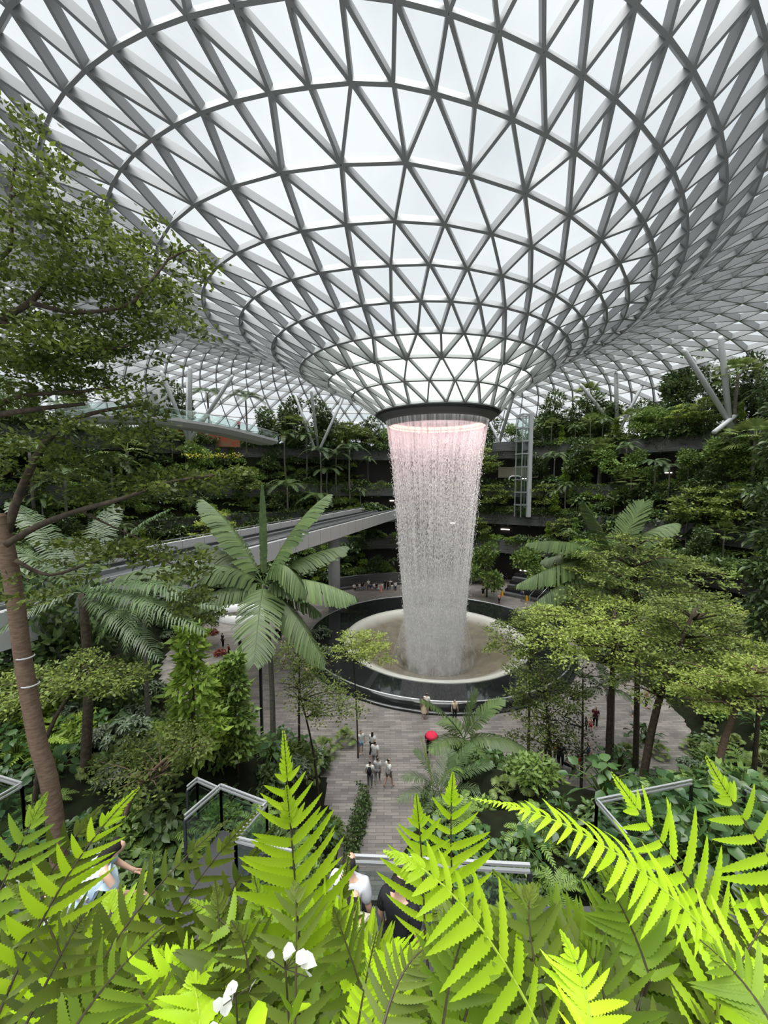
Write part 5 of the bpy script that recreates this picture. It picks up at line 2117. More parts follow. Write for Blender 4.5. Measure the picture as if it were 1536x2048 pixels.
# clipped hedge walls along the path
for side, sg in (('left', -1), ('right', 1)):
    rng = NR(90 + sg)
    n_ = 5200
    yy = rng.uniform(15.0, 27.0, n_)
    hh = rng.random(n_)
    yy = rng.uniform(15.0, 25.0, n_)
    xx = np.array([(path_l(t) if sg < 0 else path_r(t)) for t in yy]) + sg * (0.1 + 0.5 * hh + rng.uniform(-0.1, 0.35, n_))
    P = np.stack([xx, yy, hh * 1.35], 1)
    if sg > 0:
        P = P[(P[:, 1] > 19)]
    d = np.tile([[-sg * 0.7, 0, 0.3]], (len(P), 1))
    V, F = leaf_quads(P, 0.17, rng, 1.8, 0.5, d, 0.6)
    o = obj_np('hedge', V, F, L_DARK)
    tag(o, 'dark leafy hedge along the %s edge of the central path' % side, 'hedge', None, 'thing')
# ------------------------------------------------------------------ viewing walkway, platforms, railings
WZ0 = 15.5
mb = MB()
mb.box((0, 3.0, WZ0 - 0.15), (17, 4.2, 0.3))
o = mb.build('floor_walkway', M_DECK)
tag(o, None, None, None, 'structure')


def railing(pts, label, deck=None, closed=False, h=1.1, post_every=1.6):
    """double metal top rail, posts and glass panels along level points"""
    c = pts[0]
    root = empty('railing', (c.x, c.y, c.z - h), 0, label, 'railing')
    L = [Vector(p) - root.location for p in pts]
    for dz, nm in ((0.0, 'top_rail'), (-0.09, 'lower_rail')):
        for a, b in zip(L, L[1:]):
            m = MB()
            m.beam(a + Vector((0, 0, dz)), b + Vector((0, 0, dz)), 0.04, 0.035)
            m.build(nm, M_METAL, root)
    for a, b in zip(L, L[1:]):
        n_ = max(1, int((b - a).length / post_every))
        for i in range(n_ + 1):
            p = a.lerp(b, i / n_)
            m = MB()
            m.box((p.x, p.y, p.z - h / 2 - 0.05), (0.05, 0.05, h - 0.1))
            m.build('post', M_DARKMETAL, root)
        m = MB()
        m.beam(a - Vector((0, 0, 0.6)), b - Vector((0, 0, 0.6)), 0.02, 0.8)
        m.build('glass_panel', M_CLEAR, root)
    return root


def deck(pts, z, name='floor_platform'):
    k = len(pts)
    m = MB()
    vs = [(p.x, p.y, z) for p in pts] + [(p.x, p.y, z - 0.3) for p in pts]
    m.add(vs, [tuple(range(k)), tuple(range(2 * k - 1, k - 1, -1))] + [(i, k + i, k + (i + 1) % k, (i + 1) % k) for i in range(k)])
    tag(m.build(name, M_DECK), None, None, None, 'structure')


zr = 14.6
A = [on(369, 1631, zr), on(441, 1569, zr), on(533, 1604, zr), on(471, 1674, zr), on(586, 1702, zr)]
railing(A, 'angled metal railing round the dark platform left of the tall front fern')
B = [on(374, 1573, zr - 0.6), on(394, 1556, zr - 0.6), on(441, 1577, zr - 0.6)]
railing(B, 'short far railing behind the dark left platform')
deck([on(441, 1569, zr), on(533, 1604, zr), on(471, 1674, zr), on(586, 1702, zr), on(520, 1850, zr), on(330, 1700, zr)], zr - 1.1)
railing([on(-40, 1540, zr), on(43, 1566, zr), on(-20, 1602, zr)], 'railing corner at the left edge behind the leaning trunk')
railing([on(1384, 1560, zr), on(1194, 1599, zr), on(1254, 1668, zr)], 'angled metal railing on the right behind the front ferns')
deck([on(1384, 1560, zr), on(1194, 1599, zr), on(1254, 1668, zr), on(1440, 1640, zr)], zr - 1.1)
railing([on(1490, 1572, zr), on(1560, 1612, zr)], 'short railing at the right edge among the big leaves')
railing([on(708, 1712, WZ0 + 1.1), on(880, 1720, WZ0 + 1.1), on(1060, 1730, WZ0 + 1.1)], 'pale straight railing along the walkway below, centre')
railing([on(10, 1762, WZ0 + 1.1), on(175, 1800, WZ0 + 1.1)], 'white-topped railing at the lower left beside the stooping person')

# lamp posts
for (px, py, y, h, lab) in ((525, 1500, 20.5, 7.2, 'black square lamp post beside the big palm trunk'),):
    p = slope_hit(px, py, 0.05)
    r = empty('lamp_post', p, 0, lab, 'lamp post')
    m = MB()
    m.box((0, 0, h / 2), (0.2, 0.2, h))
    m.build('pole', M_DARKMETAL, r)
    m = MB()
    m.box((0, 0, 0.1), (0.45, 0.45, 0.2))
    m.build('base', M_DARKMETAL, r)
    m = MB()
    m.box((0, -0.25, h - 0.1), (0.3, 0.7, 0.14))
    m.build('lamp_head', M_METAL, r)

# orange pillar with white top beside the passage, yellow warning signs
p = on(1022, 1152, 0.0)
r = empty('orange_pillar', p, 0, 'orange round pillar with white cone top beside the red-brown passage', 'pillar')
m = MB()
m.lathe([(0.01, 0), (0.5, 0), (0.5, 2.1), (0.01, 2.1)], 20)
m.build('body', pbr('orange_paint', (0.45, 0.11, 0.03), 0.5), r, True)
m = MB()
m.lathe([(0.5, 2.1), (0.42, 2.5), (0.15, 3.0), (0.01, 3.05)], 20)
m.build('white_top', M_WHITE, r, True)
M_YELLOW = pbr('yellow_plastic', (0.75, 0.42, 0.02), 0.5)
for px, py, lab in ((1004, 1191, 'yellow folding floor sign at the left end of the stepped seating'), (1053, 1201, 'yellow folding floor sign before the stepped seating, right of the first')):
    p = on(px, py, 0.0)
    r = empty('floor_sign', p, 0.3, lab, 'sign')
    for s_ in (-1, 1):
        m = MB()
        m.add([(-0.24, 0.22 * s_, 0), (0.24, 0.22 * s_, 0), (0.17, 0.02 * s_, 0.95), (-0.17, 0.02 * s_, 0.95),
               (-0.24, 0.19 * s_, 0), (0.24, 0.19 * s_, 0), (0.17, 0.0, 0.95), (-0.17, 0.0, 0.95)],
              [(0, 1, 2, 3), (7, 6, 5, 4), (0, 4, 5, 1), (1, 5, 6, 2), (2, 6, 7, 3), (3, 7, 4, 0)])
        m.build('panel', M_YELLOW, r)
# red-brown passage floor running back between the terraces
q = [on(958, 1168, 0.02), on(1010, 1160, 0.02), on(1018, 1118, 0.02), on(985, 1110, 0.02)]
m = MB()
m.add([(a.x, a.y, 0.02) for a in q], [(0, 1, 2, 3)])
o = m.build('floor_passage', pbr('red_brown_floor', (0.13, 0.085, 0.075), 0.5))
tag(o, None, None, None, 'structure')

# ------------------------------------------------------------------ people
M_SKIN = pbr('skin', (0.55, 0.35, 0.25), 0.5)
CLOTH = {}


def cloth(c):
    if c not in CLOTH:
        CLOTH[c] = pbr('cloth_%d' % len(CLOTH), c, 0.8, 0, 0.2)
    return CLOTH[c]


def skin_mesh(name, V, E, R, sub=1):
    me = bpy.data.meshes.new(name)
    me.from_pydata([tuple(v) for v in V], E, [])
    o = bpy.data.objects.new(name + '_tmp', me)
    COL.objects.link(o)
    md = o.modifiers.new('skin', 'SKIN')
    if not me.skin_vertices:
        me.skin_vertices.new()
    for i, r in enumerate(R):
        q = r if isinstance(r, tuple) else (r, r)
        me.skin_vertices[0].data[i].radius = q
        me.skin_vertices[0].data[i].use_root = (i == 0)
    md.branch_smoothing = 0.3
    sm = o.modifiers.new('sub', 'SUBSURF')
    sm.levels = sub
    sm.render_levels = sub
    dg = bpy.context.evaluated_depsgraph_get()
    dg.update()
    out = bpy.data.meshes.new_from_object(o.evaluated_get(dg))
    out.name = name
    bpy.data.objects.remove(o)
    bpy.data.meshes.remove(me)
    out.polygons.foreach_set('use_smooth', np.ones(len(out.polygons), dtype=bool))
    return out


def pose(kind):
    """joints of a figure 1.7 m tall that looks along -Y"""
    J = dict(pel=(0, 0, .95), spi=(0, 0, 1.12), che=(0, .01, 1.33), nec=(0, .015, 1.46), chi=(0, -.005, 1.53), hed=(0, .0, 1.61), top=(0, .01, 1.68), nos=(0, -.105, 1.59))
    for s, n in ((-1, 'l'), (1, 'r')):
        J['sho' + n] = (s * .17, .015, 1.40)
        J['elb' + n] = (s * .235, .035, 1.13)
        J['wri' + n] = (s * .245, -.05, .90)
        J['han' + n] = (s * .245, -.075, .83)
        J['hip' + n] = (s * .09, 0, .90)
        J['kne' + n] = (s * .10, -.02, .49)
        J['ank' + n] = (s * .10, .02, .09)
        J['toe' + n] = (s * .11, -.13, .035)
    if kind == 'walk':
        J.update(knel=(-.1, -.16, .52), ankl=(-.1, -.20, .10), toel=(-.1, -.35, .06), kner=(.1, .06, .49), ankr=(.1, .28, .14), toer=(.1, .17, .04),
                 elbl=(-.24, .12, 1.15), wril=(-.24, .16, .92), hanl=(-.24, .15, .85), elbr=(.24, -.05, 1.14), wrir=(.23, -.22, .97), hanr=(.22, -.28, .92))
    if kind == 'photo':
        J.update(elbl=(-.25, -.12, 1.20), wril=(-.10, -.30, 1.40), hanl=(-.06, -.33, 1.46), elbr=(.25, -.12, 1.20), wrir=(.10, -.30, 1.40), hanr=(.06, -.33, 1.46))
    if kind == 'sit':
        for k in J:
            x, y, z = J[k]
            J[k] = (x, y, z - .45)
        for s, n in ((-1, 'l'), (1, 'r')):
            J['kne' + n] = (s * .13, -.42, .50)
            J['ank' + n] = (s * .12, -.45, .09)
            J['toe' + n] = (s * .12, -.60, .035)
            J['wri' + n] = (s * .13, -.27, .60)
            J['han' + n] = (s * .12, -.34, .57)
            J['elb' + n] = (s * .25, -.03, .70)
    if kind == 'stoop':
        for k in ('spi', 'che', 'nec', 'chi', 'hed', 'top', 'nos', 'shol', 'shor', 'elbl', 'elbr', 'wril', 'wrir', 'hanl', 'hanr'):
            x, y, z = J[k]
            dz, c, s = z - .95, math.cos(.75), math.sin(.75)
            J[k] = (x, y * c - dz * s, .95 + dz * c + y * s * 0.5)
        for s, n in ((-1, 'l'), (1, 'r')):
            J['elb' + n] = (s * .25, -.42, 1.02)
            J['wri' + n] = (s * .18, -.58, .86)
            J['han' + n] = (s * .17, -.63, .81)
    return {k: Vector(v) for k, v in J.items()}


def make_person_meshes(kind):
    J = pose(kind)
    V, R, idx = [], [], {}

    def v(key, r, p=None):
        idx[key] = len(V)
        V.append(p or J[key])
        R.append(r)
    v('pel', (.10, .09))
    for k, r in (('spi', (.075, .07)), ('che', (.085, .075)), ('nec', .05), ('chi', (.065, .07)), ('hed', (.08, .092)), ('top', .055), ('nos', .014)):
        v(k, r)
    E = [('pel', 'spi'), ('spi', 'che'), ('che', 'nec'), ('nec', 'chi'), ('chi', 'hed'), ('hed', 'top'), ('hed', 'nos')]
    for n in 'lr':
        for k, r in (('sho', .048), ('elb', .04), ('wri', .027), ('han', (.038, .018)), ('hip', .09), ('kne', .058), ('ank', .04), ('toe', .035)):
            v(k + n, r)
        E += [('che', 'sho' + n), ('sho' + n, 'elb' + n), ('elb' + n, 'wri' + n), ('wri' + n, 'han' + n), ('pel', 'hip' + n), ('hip' + n, 'kne' + n), ('kne' + n, 'ank' + n), ('ank' + n, 'toe' + n)]
        d = (J['han' + n] - J['wri' + n]).normalized()
        s = Vector((1, 0, 0)) if abs(d.x) < 0.8 else Vector((0, 1, 0))
        inw = -1 if n == 'r' else 1
        for f, (o_, l) in enumerate(((-.026, .062), (-.009, .075), (.009, .07), (.026, .052))):
            a, b = 'f%d%s' % (f, n), 'g%d%s' % (f, n)
            v(a, .009, J['han' + n] + d * l * 0.6 + s * o_ + Vector((0, -.008, 0)))
            v(b, .007, J['han' + n] + d * l * 1.15 + s * o_ + Vector((0, -.026, -0.004)))
            E += [('han' + n, a), (a, b)]
        v('t' + n, .009, J['wri' + n] + d * .045 + Vector((0, -.045, 0)))
        v('u' + n, .008, J['wri' + n] + d * .075 + Vector((0, -.06, 0)))
        E += [('wri' + n, 't' + n), ('t' + n, 'u' + n)]
    body = skin_mesh('body_' + kind, V, [(idx[a], idx[b]) for a, b in E], R)

    def sub(keys, edges, name):
        ii = {k: i for i, (k, r) in enumerate(keys)}
        return skin_mesh(name, [J[k] for k, r in keys], [(ii[a], ii[b]) for a, b in edges], [r for k, r in keys])
    half = {n: J['sho' + n].lerp(J['elb' + n], 0.85) for n in 'lr'}
    for n in 'lr':
        J['slv' + n] = half[n]
        J['hem' + n] = J['kne' + n].lerp(J['ank' + n], 0.85)
        J['sht' + n] = J['hip' + n].lerp(J['kne' + n], 0.8)
    J['nek'] = J['che'].lerp(J['nec'], 0.62)
    J['wst'] = J['pel'].lerp(J['spi'], -0.25)
    shirt = sub([('spi', (.16, .13)), ('wst', (.17, .138)), ('che', (.20, .165)), ('shol', .10), ('slvl', .07), ('shor', .10), ('slvr', .07), ('nek', (.10, .095))],
                [('spi', 'wst'), ('spi', 'che'), ('che', 'nek'), ('che', 'shol'), ('shol', 'slvl'), ('che', 'shor'), ('shor', 'slvr')], 'shirt_' + kind)
    trs = sub([('pel', (.155, .13)), ('hipl', .114), ('knel', .075), ('heml', .062), ('hipr', .114), ('kner', .075), ('hemr', .062)],
              [('pel', 'hipl'), ('hipl', 'knel'), ('knel', 'heml'), ('pel', 'hipr'), ('hipr', 'kner'), ('kner', 'hemr')], 'trousers_' + kind)
    sho = sub([('pel', (.145, .12)), ('hipl', .112), ('shtl', .092), ('hipr', .112), ('shtr', .092)], [('pel', 'hipl'), ('hipl', 'shtl'), ('pel', 'hipr'), ('hipr', 'shtr')], 'shorts_' + kind)
    hd, tpv = J['hed'], J['top']
    u = (tpv - hd).normalized()
    bk = Vector((0, 1, 0)) - u * u.y
    bk.normalize()
    hp = [(hd + u * .055 + bk * .012, .098), (hd + u * .0 + bk * .045, .085), (hd - u * .05 + bk * .055, .06)]
    hair = skin_mesh('hair_' + kind, [p for p, r in hp], [(0, 1), (1, 2)], [r for p, r in hp])
    hp2 = hp[:2] + [(hd - u * .07 + bk * .07, .08), (hd - u * .17 + bk * .09, .085), (hd - u * .28 + bk * .10, .06)]
    lhair = skin_mesh('long_hair_' + kind, [p for p, r in hp2], [(0, 1), (1, 2), (2, 3), (3, 4)], [r for p, r in hp2])
    pl = J['pel']
    m = MB()
    if kind != 'sit':
        m.lathe([(.135, pl.z + .1), (.165, pl.z - .05), (.21, pl.z - .28), (.235, pl.z - .45), (.225, pl.z - .45), (.12, pl.z + .08)], 18)
    else:
        m.lathe([(.14, pl.z + .1), (.2, pl.z - .03), (.22, pl.z - .1)], 18)
        m.add([(-.2, -.45, .57), (.2, -.45, .57), (.2, .1, .57), (-.2, .1, .57), (-.22, -.47, .42), (.22, -.47, .42), (.22, .1, .42), (-.22, .1, .42)], [(0, 1, 2, 3), (0, 4, 5, 1), (1, 5, 6, 2), (3, 2, 6, 7), (0, 3, 7, 4)])
    sk = bpy.data.meshes.new('skirt_' + kind)
    sk.from_pydata(m.V, [], m.F)
    return dict(body=body, shirt=shirt, trousers=trs, shorts=sho, hair=hair, long_hair=lhair, skirt=sk)


PM = {}


def person(pos, rz, kind, label, shirt, lower, lower_kind='trousers', hair=(0.02, 0.017, 0.015), long=False, group=None, s=1.0, pack=None):
    if kind not in PM:
        PM[kind] = make_person_meshes(kind)
        for me in PM[kind].values():
            me.materials.append(M_SKIN)
    P = PM[kind]
    root = empty('person', pos, rz, label, 'person', group)
    root.scale = (s, s, s)
    for nm, me, col in (('body', P['body'], None), ('shirt', P['shirt'], shirt), (lower_kind, P[lower_kind], lower), ('hair', P['long_hair' if long else 'hair'], hair)):
        o = bpy.data.objects.new(nm, me)
        COL.objects.link(o)
        o.parent = root
        if col is not None:
            o.material_slots[0].link = 'OBJECT'
            o.material_slots[0].material = cloth(col)
    if pack is not None:
        m = MB()
        m.tube([(0, .20, 1.02), (0, .22, 1.2), (0, .19, 1.4)], [.11, .15, .09], 10)
        m.build('backpack', cloth(pack), root, True)
    return root


WHT, BLK, GRY, NAV, PNK, RED, BLU, BEI, YLW, JEAN, TAN = (0.75, 0.75, 0.73), (0.015, 0.015, 0.017), (0.2, 0.2, 0.21), (0.03, 0.05, 0.12), (0.7, 0.3, 0.27), (0.5, 0.03, 0.04), (0.06, 0.16, 0.3), (0.6, 0.5, 0.36), (0.75, 0.55, 0.08), (0.12, 0.18, 0.3), (0.4, 0.3, 0.2)
# feet pixel, turn, pose, label, top, lower colour, lower kind, long hair
PEOPLE = [
    (848, 1437, 0.2, 'stand', 'person with long black hair and pale short dress beside the near pool wall', BEI, BEI, 'skirt', True),
    (853, 1430, 2.9, 'stand', 'person in white top just behind the long-haired person by the pool wall', WHT, JEAN, 'shorts', False),
    (909, 1440, 0.1, 'stand', 'person in cream blouse and black bottoms below the pool wall, facing the ferns', BEI, BLK, 'trousers', True),
    (745, 1512, 2.8, 'walk', 'topmost person in white with black hair in the queue on the central path', WHT, BLK, 'trousers', True),
    (750, 1535, 2.9, 'walk', 'second person in white from the top of the central path queue', WHT, GRY, 'trousers', False),
    (755, 1566, 3.0, 'walk', 'person in grey shirt and trousers, right of the backpack wearer', (0.5, 0.5, 0.5), GRY, 'trousers', False),
    (740, 1576, 3.0, 'stand', 'person in white with a black backpack on the central path', WHT, GRY, 'trousers', False),
    (777, 1574, 2.2, 'walk', 'person in white top alone on the right of the central path', WHT, GRY, 'shorts', False),
    (722, 1508, 0.4, 'stand', 'person in light blue shorts beside the palms left of the path', WHT, (0.25, 0.38, 0.55), 'shorts', False),
    (858, 1512, 3.0, 'stand', 'person under the red parasol right of the path', BLK, BLK, 'trousers', False),
    (1172, 1462, 1.2, 'stand', 'person in black with long black hair on the right plaza, facing a child', BLK, BLK, 'trousers', True),
    (1190, 1456, -0.6, 'stand', 'person in dark red holding out hands on the right plaza', (0.1, 0.02, 0.025), BLK, 'trousers', True),
    (1181, 1464, 0.0, 'stand', 'small child in red between two adults on the right plaza', PNK, RED, 'shorts', False),
    (1094, 1522, 2.9, 'stand', 'person in black seen from behind, left of the yellow shirt', BLK, BLK, 'trousers', False),
    (1112, 1526, 2.9, 'stand', 'person in bright yellow shirt on the right plaza', YLW, BLK, 'trousers', False),
    (1121, 1535, 2.7, 'stand', 'tall person in black right of the yellow shirt', BLK, BLK, 'trousers', True),
    (1155, 1545, 0.3, 'sit', 'seated person in red and white near the thin stems', RED, WHT, 'trousers', False),
    (1176, 1522, 1.0, 'sit', 'person with fair bag crouching right of the thin stems', NAV, BEI, 'trousers', False),
    (1133, 1540, 0.7, 'sit', 'seated person in white and black left of the red one', WHT, BLK, 'trousers', False),
    (1216, 1400, 0.6, 'walk', 'person in white and grey walking behind the tiered tree trunk, right plaza', WHT, GRY, 'trousers', False),
    (1292, 1416, 0.6, 'stand', 'person in pink at the far side of the right plaza', PNK, BLK, 'trousers', False),
    (1268, 1428, -0.5, 'sit', 'seated person in white flowered top on the right plaza', WHT, GRY, 'trousers', True),
    (1275, 1330, 0.3, 'stand', 'person in pale clothes under the trees at the back of the right plaza', WHT, JEAN, 'trousers', False),
    (568, 1338, 1.5, 'walk', 'person in white striding across the left plaza', WHT, TAN, 'shorts', False),
    (580, 1286, 0.2, 'stand', 'person in pink and dark red left of the pool', PNK, (0.2, 0.03, 0.04), 'shorts', True),
    (560, 1284, 0.5, 'stand', 'person in dark clothes left of the pink visitor', BLK, BLK, 'trousers', False),
    (552, 1282, 0.9, 'stand', 'person in black leftmost of the group left of the pool', BLK, GRY, 'trousers', False),
    (446, 1296, 2.4, 'stand', 'person in black alone on the left plaza paving', BLK, BLK, 'trousers', False),
    (480, 1302, 2.6, 'stand', 'tall person in black beside the hanging palm frond', BLK, BLK, 'trousers', False),
    (458, 1318, 2.0, 'walk', 'person in dark red at the left edge of the plaza paving', (0.15, 0.02, 0.03), BLK, 'trousers', False),
    (470, 1338, 2.0, 'walk', 'person in white at the left plaza edge above the slender tree', WHT, GRY, 'trousers', False),
    (610, 1348, 1.0, 'sit', 'person in white sitting by the left pool wall', WHT, BEI, 'trousers', False),
    (664, 1218, 0.5, 'sit', 'crouching person in white and black left of the far pool rim', WHT, BLK, 'trousers', False),
    (657, 1216, 0.9, 'sit', 'crouching person in black left of the far pool rim', BLK, BLK, 'trousers', False),
    (686, 1212, 0.3, 'stand', 'person in pale top alone at the left far pool rim', WHT, GRY, 'trousers', False),
    (762, 1189, 0.0, 'walk', 'person in long pink dress walking behind the pool, left', PNK, PNK, 'skirt', True),
    (776, 1181, 0.2, 'stand', 'person in black right of the pink dress behind the pool', BLK, BLK, 'trousers', True),
    (784, 1182, 0.2, 'stand', 'person in white trousers near the left edge of the water', BLK, WHT, 'trousers', False),
    (791, 1183, -0.2, 'stand', 'person in white shirt and black trousers near the left water edge', WHT, BLK, 'trousers', False),
    (966, 1195, 3.0, 'stand', 'person in black T-shirt and shorts right of the water, back turned', BLK, BLK, 'shorts', False),
    (968, 1170, 0.4, 'stand', 'person in cream top behind the one in black shorts', BEI, WHT, 'shorts', True),
    (969, 1164, 0.4, 'stand', 'person in blue at the mouth of the red-brown passage', BLU, NAV, 'trousers', False),
    (988, 1187, 0.3, 'stand', 'tall person in black with bare arms before the seating', BLK, BLK, 'trousers', False),
    (996, 1182, 0.8, 'stand', 'person with grey bag right of the tall black figure', GRY, BLK, 'trousers', True),
    (1001, 1178, -0.4, 'sit', 'person in white seated on the lowest seating corner', WHT, WHT, 'trousers', False),
    (1003, 1164, 0.2, 'stand', 'person in white cap on the passage, left of the orange pillar', WHT, GRY, 'trousers', False),
    (1012, 1160, 0.2, 'sit', 'person in black seated at the top left of the seating', BLK, BLK, 'trousers', False),
    (998, 1209, 0.1, 'photo', 'person in orange-pink top taking a photo at the pool rim', PNK, BLK, 'trousers', False),
    (1043, 1203, 2.2, 'photo', 'person in navy photographing beside the yellow sign', NAV, GRY, 'trousers', False),
]
PINK_DONE = 0
for i, (px, py, rz, kind, lab, sh, lo, lk, lg) in enumerate(PEOPLE):
    p = on(px, py, 0.0)
    sc = 1.0
    if 'child' in lab:
        sc = 0.62
    person(p, rz, kind, lab, sh, lo, lk, long=lg, s=sc * (1.2 + 0.06 * math.sin(i * 2.1)), pack=BLK if 'black backpack' in lab else None)
# crowd that sits along the low wall, each a person; counted from the left
rnd = random.Random(5)
CR = [('white', WHT), ('black', BLK), ('white', WHT), ('black', BLK), ('grey', GRY), ('white', WHT), ('dark blue', NAV), ('white', WHT), ('black', BLK), ('beige', BEI), ('white', WHT), ('black', BLK), ('grey', GRY), ('white', WHT), ('black', BLK)]
for i, (nm, c) in enumerate(CR):
    px = 708 + i * 5.6 + rnd.uniform(-1, 1)
    p = on(px, 1181 + rnd.uniform(-2, 1.5), 0.0)
    person(p, rnd.uniform(-0.6, 0.6), 'sit' if i not in (5, 11, 13) else 'stand', 'person in %s, %s from the left in the row along the far low wall' % (nm, ordinal(i)), c, rnd.choice([BLK, GRY, WHT, JEAN]), group='people along the far low wall', s=1.2, long=rnd.random() < 0.4)
# tiny visitors on the terraces beside the lift tower
BALC = [(1019, 1004, 'white'), (1030, 1005, 'black'), (1041, 1003, 'white'), (1048, 1003, 'white'), (992, 1007, 'beige'), (985, 1006, 'white')]
for i, (px, py, nm) in enumerate(BALC):
    q = None
    for k in range(400):
        p = at(px, py, 70 + k * 0.1)
        if math.hypot(p.x - TC.x, p.y - TC.y) > LEVELS[1][0] + 2.6:
            q = p
            break
    person((q.x, q.y, LEVELS[1][1]), 0.2 * i, 'stand', 'visitor in %s on the second terrace below the lift, %s from the left' % (nm, ordinal([2, 3, 4, 5, 1, 0][i])), {'white': WHT, 'black': BLK, 'beige': BEI}[nm], BLK, s=1.15, group='visitors on the second terrace')
for i, (px, py, nm) in enumerate([(1048, 950, 'white'), (1022, 950, 'black'), (1090, 948, 'light blue'), (1012, 950, 'white')]):
    q = None
    for k in range(400):
        p = at(px, py, 70 + k * 0.1)
        if math.hypot(p.x - TC.x, p.y - TC.y) > LEVELS[2][0] + 2.6:
            q = p
            break
    person((q.x, q.y, LEVELS[2][1]), 0.3 * i, 'stand', 'visitor in %s by the arched doorway, %s from the left' % (nm, ordinal([2, 1, 3, 0][i])), {'white': WHT, 'black': BLK, 'light blue': (0.3, 0.45, 0.65)}[nm], BLK, s=1.15, group='visitors by the arched doorway')
p = cp[24]
person((p.x + 0.3, p.y, p.z), 0.4, 'walk', 'person in pink walking on the curved footbridge', (0.75, 0.2, 0.25), BLK)

# near visitors on the walkway just below the ferns
for px, py, rz, kind, lab, sh, lo, hz, lg in (
        (150, 1775, 2.2, 'stoop', 'person in light blue shirt stooping at the lower left below the ferns', (0.55, 0.68, 0.8), GRY, 16.65, True),
        (100, 1835, 0.6, 'sit', 'person in pale top with brown arm seated at the lower left', (0.6, 0.66, 0.75), TAN, 16.4, False),
        (700, 1722, 2.9, 'stand', 'person in pale grey shirt at the walkway railing, back turned', (0.55, 0.56, 0.6), BLK, 17.1, False),
        (708, 1800, 3.0, 'stand', 'person in striped beige shirt on the walkway, nearest the ferns', (0.45, 0.44, 0.33), GRY, 17.1, False),
        (800, 1762, 2.6, 'stand', 'person in black right of the grey shirt at the railing', BLK, BLK, 17.1, False),
        (562, 1758, 2.9, 'stand', 'person in white behind the tall front fern on the walkway', WHT, GRY, 17.1, True)):
    p = on(px, py, hz)
    person((p.x, p.y, WZ0), rz, kind, lab, sh, lo, 'trousers', long=lg)
# stripes of the beige shirt are part of its cloth
mt = cloth((0.45, 0.44, 0.33))
nt = mt.node_tree
wv = nt.nodes.new('ShaderNodeTexWave')
wv.bands_direction = 'Z'
wv.inputs['Scale'].default_value = 9
tc = nt.nodes.new('ShaderNodeTexCoord')
rp = nt.nodes.new('ShaderNodeValToRGB')
rp.color_ramp.elements[0].color = (0.2, 0.2, 0.14, 1)
rp.color_ramp.elements[0].position = 0.35
rp.color_ramp.elements[1].color = (0.55, 0.53, 0.42, 1)
rp.color_ramp.elements[1].position = 0.45
nt.links.new(tc.outputs['Object'], wv.inputs['Vector'])
nt.links.new(wv.outputs['Fac'], rp.inputs['Fac'])
nt.links.new(rp.outputs['Color'], [q for q in nt.nodes if q.type == 'BSDF_PRINCIPLED'][0].inputs['Base Color'])

# red parasol
p = on(860, 1512, 0.0) + Vector((0.1, -0.1, 0))
r = empty('parasol', (p.x, p.y, 1.2), 0, 'small red parasol held open right of the central path', 'umbrella')
m = MB()
m.lathe([(0.01, 0.85), (0.25, 0.80), (0.45, 0.66), (0.56, 0.48), (0.54, 0.48), (0.43, 0.63), (0.01, 0.82)], 10)
m.build('canopy', cloth((0.6, 0.03, 0.07)), r, True)
m = MB()
m.tube([(0, 0, 0), (0, 0, 0.92)], 0.012, 6)
m.build('shaft', M_DARKMETAL, r)

# ------------------------------------------------------------------ front planter and its ferns
mb = MB()
mb.box((0, 0.72, 19.75), (3.6, 0.55, 0.5))
o = mb.build('floor_fern_planter', M_SOIL)
tag(o, None, None, None, 'structure')
FB = leaf_mat('lime_fern', (0.40, 0.62, 0.018), (0.50, 0.71, 0.03), 0.4, 0.45, 0.25)
FM = leaf_mat('green_fern', (0.13, 0.22, 0.014), (0.22, 0.335, 0.022), 0.35, 0.45, 0.25)
FO = leaf_mat('shaded_fern', (0.085, 0.125, 0.015), (0.15, 0.205, 0.024), 0.3, 0.5, 0.25)  # same fern in shade, with the shade put into an olive colour
M_RACHIS = pbr('fern_stalk', (0.05, 0.04, 0.02), 0.5)
M_RACHISL = pbr('lime_fern_stalk', (0.3, 0.42, 0.03), 0.5)


